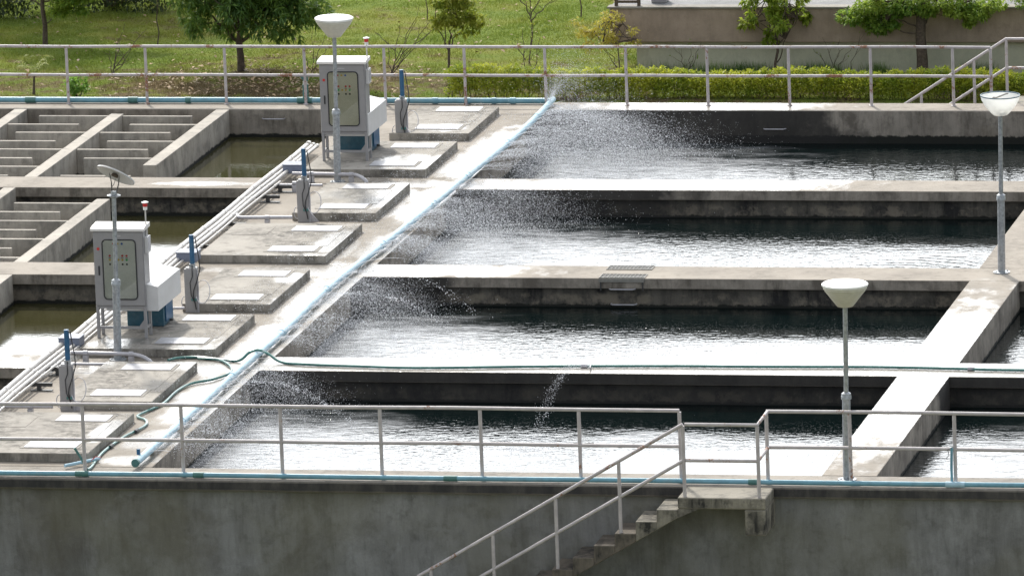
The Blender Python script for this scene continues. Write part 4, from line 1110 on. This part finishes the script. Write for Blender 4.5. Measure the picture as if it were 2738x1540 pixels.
tree('broad_tree', 'thick trunked tree with feathery low boughs in front of the building', 'tree', (5.84, 41.15, ZB),
     ([(0, 0, -0.1), (0.0, 0, 0.4), (-0.02, 0, 0.8), (0.0, 0, 1.3), (0.06, 0, 2.0), (0.1, 0, 3.0)], [0.125, 0.108, 0.10, 0.09, 0.07, 0.03]),
     [((0, 0, .85), (-.75, -.1, 1.02), .018, .006), ((0, 0, .95), (-.5, 0, 1.18), .02, .008), ((0, 0, 1.0), (.3, 0, 1.45), .03, .015), ((0, 0, 1.2), (-.9, 0, 1.5), .03, .01), ((0, 0, 1.3), (1.0, 0, 1.5), .03, .01), ((0, 0, 1.5), (.5, .5, 2.4), .03, .01), ((0, 0, 1.5), (-.6, -.4, 2.4), .03, .01)],
     [(-1.35, 0, 1.20, .33, .4, .16, 1.0), (-.85, .1, 1.05, .30, .4, .20, 1.3), (-.95, 0, 1.42, .40, .4, .14, 1.2), (-.45, 0, 1.36, .3, .4, .17, 1.2), (-.55, -.1, 1.06, .18, .2, .08, .3), (-.1, -.2, 1.5, .45, .4, .2, 1.3), (.15, -.1, 1.33, .2, .3, .10, .5),
      (.75, 0, 1.33, .28, .4, .14, 1.0), (1.1, 0, 1.28, .26, .4, .16, 1.0), (.95, 0, 1.10, .12, .2, .10, .35), (1.35, .1, 1.42, .32, .4, .12, .8), (.6, 0, 1.5, .5, .4, .14, 1.0)] + shell(0, 0, 3.2, 1.9, 1.5, 2.0, 60, .36, 11, 1.6),
     M['tamarind'], 15000, 0.085, 0.042, 0.3, 4)
tree('young_tree', 'slim young tree with light green rounded crown standing in front of the building', 'tree', (2.95, 41.2, ZB),
     ([(0, 0, -0.1), (-.02, 0, .25), (0.04, 0, .5), (0.02, 0, .8), (0.05, 0, 1.3), (0.08, 0, 1.9)], [0.034, 0.028, .026, .024, .016, .008]),
     [((0.02, 0, .28), (.2, 0, .75), .014, .006), ((.03, 0, .6), (-.4, 0, 1.1), .014, .006), ((.03, 0, .6), (.45, 0, 1.15), .014, .006), ((.04, 0, .9), (-.2, .3, 1.5), .012, .005), ((.04, 0, .9), (.3, -.3, 1.5), .012, .005)],
     shell(0.06, 0, 1.75, .80, .7, 1.05, 52, .15, 5, .62) + [(-.55, 0, 1.05, .2, .2, .1, .04), (-.1, 0, .72, .2, .2, .1, .02)], M['lime'], 4200, 0.105, 0.05, 0.45, 5)
tree('young_tree', 'small yellow green tree with upswept branches, right of the farther actuator', 'tree', (-3.62, 41.4, ZB),
     ([(0, 0, -0.1), (0, 0, .2), (0.01, 0, .48), (0.03, 0, .6)], [0.032, .028, .026, .022]),
     [((0, 0, .48), (-.22, 0, 1.0), .016, .006), ((0.02, 0, .55), (.02, .05, 1.2), .016, .006), ((0.02, 0, .55), (.30, 0, .95), .016, .006), ((0.02, 0, .55), (.15, -.1, 1.1), .014, .005), ((0, 0, .5), (-.1, .1, 1.2), .014, .005)],
     shell(0.10, 0, 1.28, .42, .4, .42, 26, .15, 8, .8) + [(.5, 0, .98, .24, .2, .16, .06), (.58, 0, 1.12, .2, .2, .12, .04), (.30, 0, .85, .2, .2, .10, .02), (-.2, 0, 1.0, .1, .1, .15, .01)], M['pea'], 2600, 0.10, 0.042, 0.3, 4)
tree('yellow_shrub', 'sparse yellow leaved shrub at the corner of the building', 'shrub', (-0.10, 40.9, ZB),
     ([(0, 0, -0.05), (0, 0, .3), (-.02, 0, .6)], [.016, .013, .01]),
     [((0, 0, .15), (-.5, 0, .95), .008, .004), ((0, 0, .2), (.35, 0, .8), .008, .004), ((0, 0, .3), (-.15, .1, 1.15), .008, .004), ((0, 0, .4), (.1, 0, 1.1), .008, .004), ((0, 0, .2), (-.3, -.1, .75), .008, .003)],
     shell(-.25, 0, .95, .62, .4, .42, 26, .12, 21, .45) + [(.3, 0, .72, .15, .15, .05, .02), (-.8, 0, 1.15, .12, .1, .08, .01)], M['gold'], 1300, 0.075, 0.034, 0.2, 0, 'twig')
tree('leaning_tree', 'slim trunked tree with green leaves hanging over the shaded lawn, far left', 'tree', (-12.72, 44.6, ZB),
     ([(0, 0, -0.1), (0.02, 0, .4), (-.02, 0, .8), (.02, 0, 1.3), (.1, 0, 2.2)], [.06, .05, .045, .04, .02]),
     [((0, 0, .8), (-.9, 0, 1.2), .016, .006), ((0, 0, .9), (.7, 0, 1.0), .02, .006), ((0, 0, 1.1), (1.2, 0, 1.3), .02, .006), ((0, 0, .4), (.5, -.1, .9), .012, .005)],
     [(.55, 0, .95, .4, .4, .12, .8), (1.0, 0, 1.1, .35, .4, .16, 1), (.7, 0, 1.25, .5, .4, .14, 1), (1.4, 0, 1.25, .35, .4, .12, .8), (.35, 0, .72, .25, .3, .1, .5), (.8, 0, .72, .16, .2, .07, .3), (0.2, 0, 1.45, .7, .5, .25, 1.2), (1.8, .2, 1.55, .5, .4, .2, .8)] + shell(.4, 0, 2.3, 1.5, 1.2, .7, 18, .35, 31, 1.5),
     M['tamarind'], 9000, 0.10, 0.042, 0.35, 4)
tree('overhanging_tree', 'dark leaved bough reaching in from the right edge above the building', 'tree', (8.75, 41.3, ZB),
     ([(0, 0, -0.1), (0, 0, .8), (0, 0, 1.6), (0, 0, 2.6)], [.10, .09, .07, .03]),
     [((0, 0, 1.2), (-.9, 0, 1.55), .03, .01), ((0, 0, 1.5), (.7, 0, 1.9), .03, .01), ((0, 0, 1.4), (-.6, .3, 2.0), .03, .01)],
     [(-.75, 0, 1.45, .35, .4, .16, 1), (-.45, 0, 1.3, .3, .4, .14, 1), (-.9, 0, 1.6, .4, .4, .12, .9), (-.2, 0, 1.5, .4, .4, .18, 1)] + shell(0, 0, 2.2, 1.3, 1.2, .7, 18, .35, 41, 1.5),
     M['tamarind'], 3600, 0.062, 0.034, 0.3)
# thin saplings and bare shrubs
def stems(name, label, loc, ends, r=0.009, lm=None, nl=0, ln=0.06, wd=0.028, mat='twig', cat='shrub'):
    t_ = thing(name, label, cat, loc, 'bare stems and saplings on the lawn')
    b = MB()
    tips = []
    for (a, e_) in ends:
        p = limb(b, a, e_, r, r * 0.35, 0.035, 7)
        tips += [p[-1], p[-2], p[-3]]
        for q in p[2:-1]:
            if random.random() < 0.6:
                w_ = Vector((random.uniform(-.2, .2), random.uniform(-.1, .1), random.uniform(.02, .2)))
                limb(b, q, q + w_, r * .5, r * .2, 0.015, 4); tips.append(q + w_)
    b.build('stem', M[mat], t_, smooth=True)
    if lm is not None:
        leaves('foliage', lm, t_, [(p.x, p.y, p.z, .05, .05, .05, 1) for p in tips], nl, ln, wd, 0.2)
    return t_
stems('bare_shrub', 'dark bare branching shrub above the left half of the far railing', (-10.41, 41.2, ZB), [((0, 0, 0), (.15, 0, .75)), ((0, 0, 0), (.5, 0, .6)), ((0, 0, .1), (.75, 0, .95)), ((0, 0, .05), (.3, 0, 1.05)), ((0, 0, 0), (-.05, 0, .5)), ((.1, 0, .2), (.35, 0, .3))], .010, M['tamarind'], 14)
stems('bare_shrub', 'thin bare twigs rising left of the farther control cabinet', (-6.35, 41.2, ZB), [((0, 0, 0), (.05, 0, .9)), ((0, 0, 0), (.35, 0, 1.0)), ((0, 0, 0), (-.15, 0, .6)), ((0, 0, .1), (.5, 0, .8))], .008)
stems('bare_shrub', 'large tangle of bare arching twigs right of the farther control cabinet', (-4.75, 41.25, ZB), [((0, 0, 0), (.2, 0, 1.0)), ((0, 0, 0), (.55, 0, 1.1)), ((0, 0, 0), (.9, 0, 1.2)), ((0, 0, .1), (.8, 0, .85)), ((0, 0, 0), (-.1, 0, .7)), ((.1, 0, .3), (.6, 0, 1.35)), ((.2, 0, .4), (1.0, 0, 1.0)), ((0, 0, 0), (.35, 0, .5)), ((.1, 0, .5), (-.3, 0, .85))], .010)
stems('bare_shrub', 'bare dark stems with a few leaves between the yellow green tree and the yellow shrub', (-2.05, 41.3, ZB), [((0, 0, 0), (-.05, 0, .9)), ((.08, 0, 0), (.1, 0, .8)), ((.15, 0, 0), (.3, 0, .75)), ((.05, 0, 0), (.18, 0, 1.05)), ((0, 0, .3), (-.2, 0, .6))], .010, M['pea'], 60)
stems('sapling', 'tall thin grey sapling standing on the shaded lawn at the left', (-10.39, 44.7, ZB), [((0, 0, 0), (.06, 0, 1.5)), ], .014, None, 0, mat='twig', cat='sapling')
stems('sapling', 'thin bare sapling with forked top near the middle of the lawn', (-2.66, 44.6, ZB), [((0, 0, 0), (.04, 0, 1.3)), ((.02, 0, .5), (.5, 0, .95)), ((.02, 0, .55), (.35, 0, 1.3)), ((.02, 0, .6), (-.3, 0, 1.2))], .014, M['pea'], 30, mat='twig', cat='sapling')
stems('sapling', 'thin dark sapling at the top of the lawn left of the building corner', (-2.26, 47.7, ZB), [((0, 0, 0), (.02, 0, 1.4))], .016, cat='sapling')
stems('sapling', 'short sapling with a grassy tuft at its foot, above the red beacon', (-5.45, 47.6, ZB), [((0, 0, 0), (0, 0, 1.2))], .012, cat='sapling')
for (x, lab, es) in ((1.15, 'bare dark stems against the pale wall, left of the slim young tree', [((0, 0, 0), (.1, 0, .6)), ((0, 0, 0), (.3, 0, .65)), ((0, 0, 0), (-.15, 0, .5))]),
                     (4.05, 'bare forked stems against the pale wall, left of the thick trunked tree', [((0, 0, 0), (-.4, 0, .55)), ((0, 0, 0), (.15, 0, .7)), ((0, 0, 0), (.4, 0, .6)), ((.3, 0, 0), (.55, 0, .8)), ((0, 0, .1), (-.2, 0, .75))]),
                     (8.2, 'thin dark stems at the right edge in front of the pale wall', [((0, 0, 0), (.1, 0, .9)), ((0, 0, 0), (.25, 0, .7))])):
    stems('bare_shrub', lab, (x, 41.35, ZB), es, .008, M['tamarind'], 12)
# palm and leafy bush at the left
pm = thing('small_palm', 'small yellowish palm seedling behind the far railing at the left', 'palm', (-11.50, 39.25, ZB), 'trees and shrubs on the lawn')
MB().tube([(0, 0, -.05), (0.02, 0, .28), (.04, 0, .42)], [.03, .022, .015], 8).build('trunk', M['bark'], pm, smooth=True)
fr_ = MB()
for i in range(13):
    a = 2 * math.pi * i / 13; h = random.uniform(.10, .34); l_ = random.uniform(.28, .42)
    pts = [(.04 + math.cos(a) * l_ * s, math.sin(a) * l_ * s, .42 + h * math.sin(s * 2.2)) for s in np.linspace(0, 1, 6)]
    for p, q in zip(pts[:-1], pts[1:]):
        for sgn in (-1, 1):
            for u_ in (0, .5):
                bx = [p[j] + (q[j] - p[j]) * u_ for j in range(3)]
                tx = (bx[0] - math.sin(a) * sgn * .075 + math.cos(a) * .05, bx[1] + math.cos(a) * sgn * .075 + math.sin(a) * .05, bx[2] - .03)
                fr_.add([bx, (bx[0] + math.cos(a) * .02, bx[1] + math.sin(a) * .02, bx[2]), tx], [(0, 1, 2)])
fr_.build('frond', M['pea'], pm)
bu = thing('leafy_bush', 'bright green leafy bush right behind the far railing at the left', 'bush', (-10.45, 38.7, ZB), 'trees and shrubs on the lawn')
b = MB()
for e_ in ((-.15, 0, .4), (.15, .05, .4), (0, .1, .5)): limb(b, (0, 0, 0), e_, .012, .005)
b.build('stem', M['twig'], bu)
leaves('foliage', M['fresh'], bu, shell(0, 0, .27, .28, .25, .26, 24, .08, 51, .02), 420, .085, .055, .3)
# clipped hedge
hd = thing('clipped_hedge', 'low clipped yellow green hedge running behind the far railing', 'hedge', (0, 38.9, ZB))
b = MB(); cl_ = []
for i, x in enumerate(np.arange(-3.0, 11.0, 0.22)):
    hgt = 0.54 + 0.05 * math.sin(x * 2.1) + 0.03 * random.random() + (0.05 if x < 0 else 0)
    if 3.0 < x < 3.1 or 0.2 < x < .3: hgt *= .85
    for k_ in range(3):
        limb(b, (x + random.uniform(-.08, .08), random.uniform(-.12, .12), 0), (x + random.uniform(-.12, .12), random.uniform(-.2, .2), hgt * .8), .008, .003, .03, 4)
    cl_ += [(x, 0, hgt * .74, .17, .26, .13, 1.4), (x + .1, -.12, hgt * .52, .16, .2, .14, .8), (x + .06, .1, hgt * .4, .16, .2, .12, .5), (x, -.1, hgt * .25, .16, .18, .12, .5), (x + random.uniform(-.1, .1), 0, hgt * .95, .08, .15, .05, .25)]
b.build('stem', M['twig'], hd)
leaves('foliage', M['hedgeleaf'], hd, cl_, 64000, .055, .032, 0.0)
# dense dark shrubbery closing off the lawn at the upper left
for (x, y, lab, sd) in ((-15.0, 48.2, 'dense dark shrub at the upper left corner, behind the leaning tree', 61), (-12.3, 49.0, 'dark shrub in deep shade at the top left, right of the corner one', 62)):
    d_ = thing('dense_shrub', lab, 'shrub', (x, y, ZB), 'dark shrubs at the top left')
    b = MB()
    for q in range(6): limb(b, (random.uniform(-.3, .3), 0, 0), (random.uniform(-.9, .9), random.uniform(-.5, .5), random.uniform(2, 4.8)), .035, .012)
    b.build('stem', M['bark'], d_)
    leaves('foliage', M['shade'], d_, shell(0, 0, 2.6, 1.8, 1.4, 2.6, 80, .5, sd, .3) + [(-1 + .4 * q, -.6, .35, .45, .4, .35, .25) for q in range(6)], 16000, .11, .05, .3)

# ------------------------------------------------------------------ grass, tufts, fallen leaves
def blades(n, xr, yr, h, w, name, label, mat, dens=None):
    X = rng.uniform(*xr, n); Yv = rng.uniform(*yr, n)
    Zg = ZB + 0.05 * np.sin(X * 0.6) * np.sin(Yv * 0.5) - 0.01
    hh = h * rng.uniform(0.4, 1.3, n)
    if dens is not None:
        hh = hh * dens(X, Yv)
    a = rng.uniform(0, math.pi, n)
    lean = rng.normal(0, 0.5, (n, 2)) * hh[:, None]
    V = np.stack([np.stack([X - np.cos(a) * w, Yv - np.sin(a) * w, Zg], 1), np.stack([X + np.cos(a) * w, Yv + np.sin(a) * w, Zg], 1), np.stack([X + lean[:, 0], Yv + lean[:, 1], Zg + hh], 1)], 1).reshape(-1, 3)
    F = (np.arange(n) * 3)[:, None] + np.array([[0, 1, 2]])
    return tag(arr_mesh(name, V, F, mat), label, 'grass', None, 'stuff')
def clumpy(X, Y):
    return 0.55 + 0.6 * np.clip(np.sin(X * 2.1 + np.sin(Y * 1.7) * 2) * np.sin(Y * 2.6 + np.sin(X * 1.3) * 2) + 0.3, 0, 1)
blades(230000, (-17.5, 10.5), (37.0, 52.5), 0.065, 0.011, 'grass', 'short patchy green grass covering the lawn', M['blade'], clumpy)
def tufts(name, label, mat, spots, n, h):
    X = np.concatenate([rng.normal(x, sx, n) for x, y, sx in spots]); Yv = np.concatenate([rng.normal(y, .08, n) for x, y, sx in spots])
    m = len(X); hh = h * rng.uniform(.35, 1.2, m); a = rng.uniform(0, 3.14, m); w = .006; ln_ = rng.normal(0, .25, (m, 2)) * hh[:, None]
    V = np.stack([np.stack([X - w, Yv, np.full(m, ZB - .02)], 1), np.stack([X + w, Yv, np.full(m, ZB - .02)], 1), np.stack([X + ln_[:, 0], Yv + ln_[:, 1], ZB + hh], 1)], 1).reshape(-1, 3)
    return tag(arr_mesh(name, V, (np.arange(m) * 3)[:, None] + np.array([[0, 1, 2]]), mat), label, 'grass', None, 'stuff')
tufts('tall_grass', 'dark tufts of tall grass along the foot of the pale building wall', M['mango'], [(0.8, 41.4, .3), (1.5, 41.4, .3), (2.1, 41.4, .25), (2.5, 41.4, .2), (3.55, 41.4, .3), (3.9, 41.35, .2), (4.9, 41.4, .15), (6.9, 41.45, .2)], 260, .26)
n = 1700
X = np.concatenate([rng.uniform(-16, 0, n // 3), rng.normal(-6.9, 1.5, n - n // 3)]); Yv = np.concatenate([rng.uniform(38, 50, n // 3), rng.normal(40.4, 1.1, n - n // 3)])
keep = Yv > 37.8; X, Yv = X[keep], Yv[keep]; n = len(X)
a = rng.uniform(0, 6.28, n); l_ = rng.uniform(.035, .12, n); tl_ = rng.uniform(-.03, .05, n)
Zg = ZB + 0.05 * np.sin(X * 0.6) * np.sin(Yv * 0.5) + 0.045
V = np.stack([np.stack([X, Yv, Zg], 1), np.stack([X + np.cos(a + .5) * l_ * .6, Yv + np.sin(a + .5) * l_ * .6, Zg + tl_ * .5 + .012], 1), np.stack([X + np.cos(a) * l_, Yv + np.sin(a) * l_, Zg + tl_ + .01], 1), np.stack([X + np.cos(a - .5) * l_ * .6, Yv + np.sin(a - .5) * l_ * .6, Zg + tl_ * .5 + .02], 1)], 1).reshape(-1, 3)
tag(arr_mesh('fallen_leaves', V, (np.arange(n) * 4)[:, None] + np.array([[0, 1, 2, 3]]), M['litter']), 'dry brown fallen leaves scattered on the lawn', 'fallen leaves', None, 'stuff')

# ------------------------------------------------------------------ unseen far-off wood, added for dark reflections in the water
wood = [(x, 86 + random.uniform(-4, 6), ZB + random.uniform(2.5, 6.5), random.uniform(2, 3.6), 2.5, random.uniform(2.2, 3.4), 1.0) for x in np.arange(-75, 60, 1.5)]
wood += [(x, 90 + random.uniform(-4, 6), ZB + random.uniform(0.5, 3), 3, 2.5, 2.4, 1.0) for x in np.arange(-75, 60, 2.0)]
tag(leaves('unseen_wood', M['shade'], None, wood, 26000, 0.75, 0.42, 0.3), 'unseen dark wood far beyond the lawn, added to darken the water reflections', 'wood', None, 'stuff')
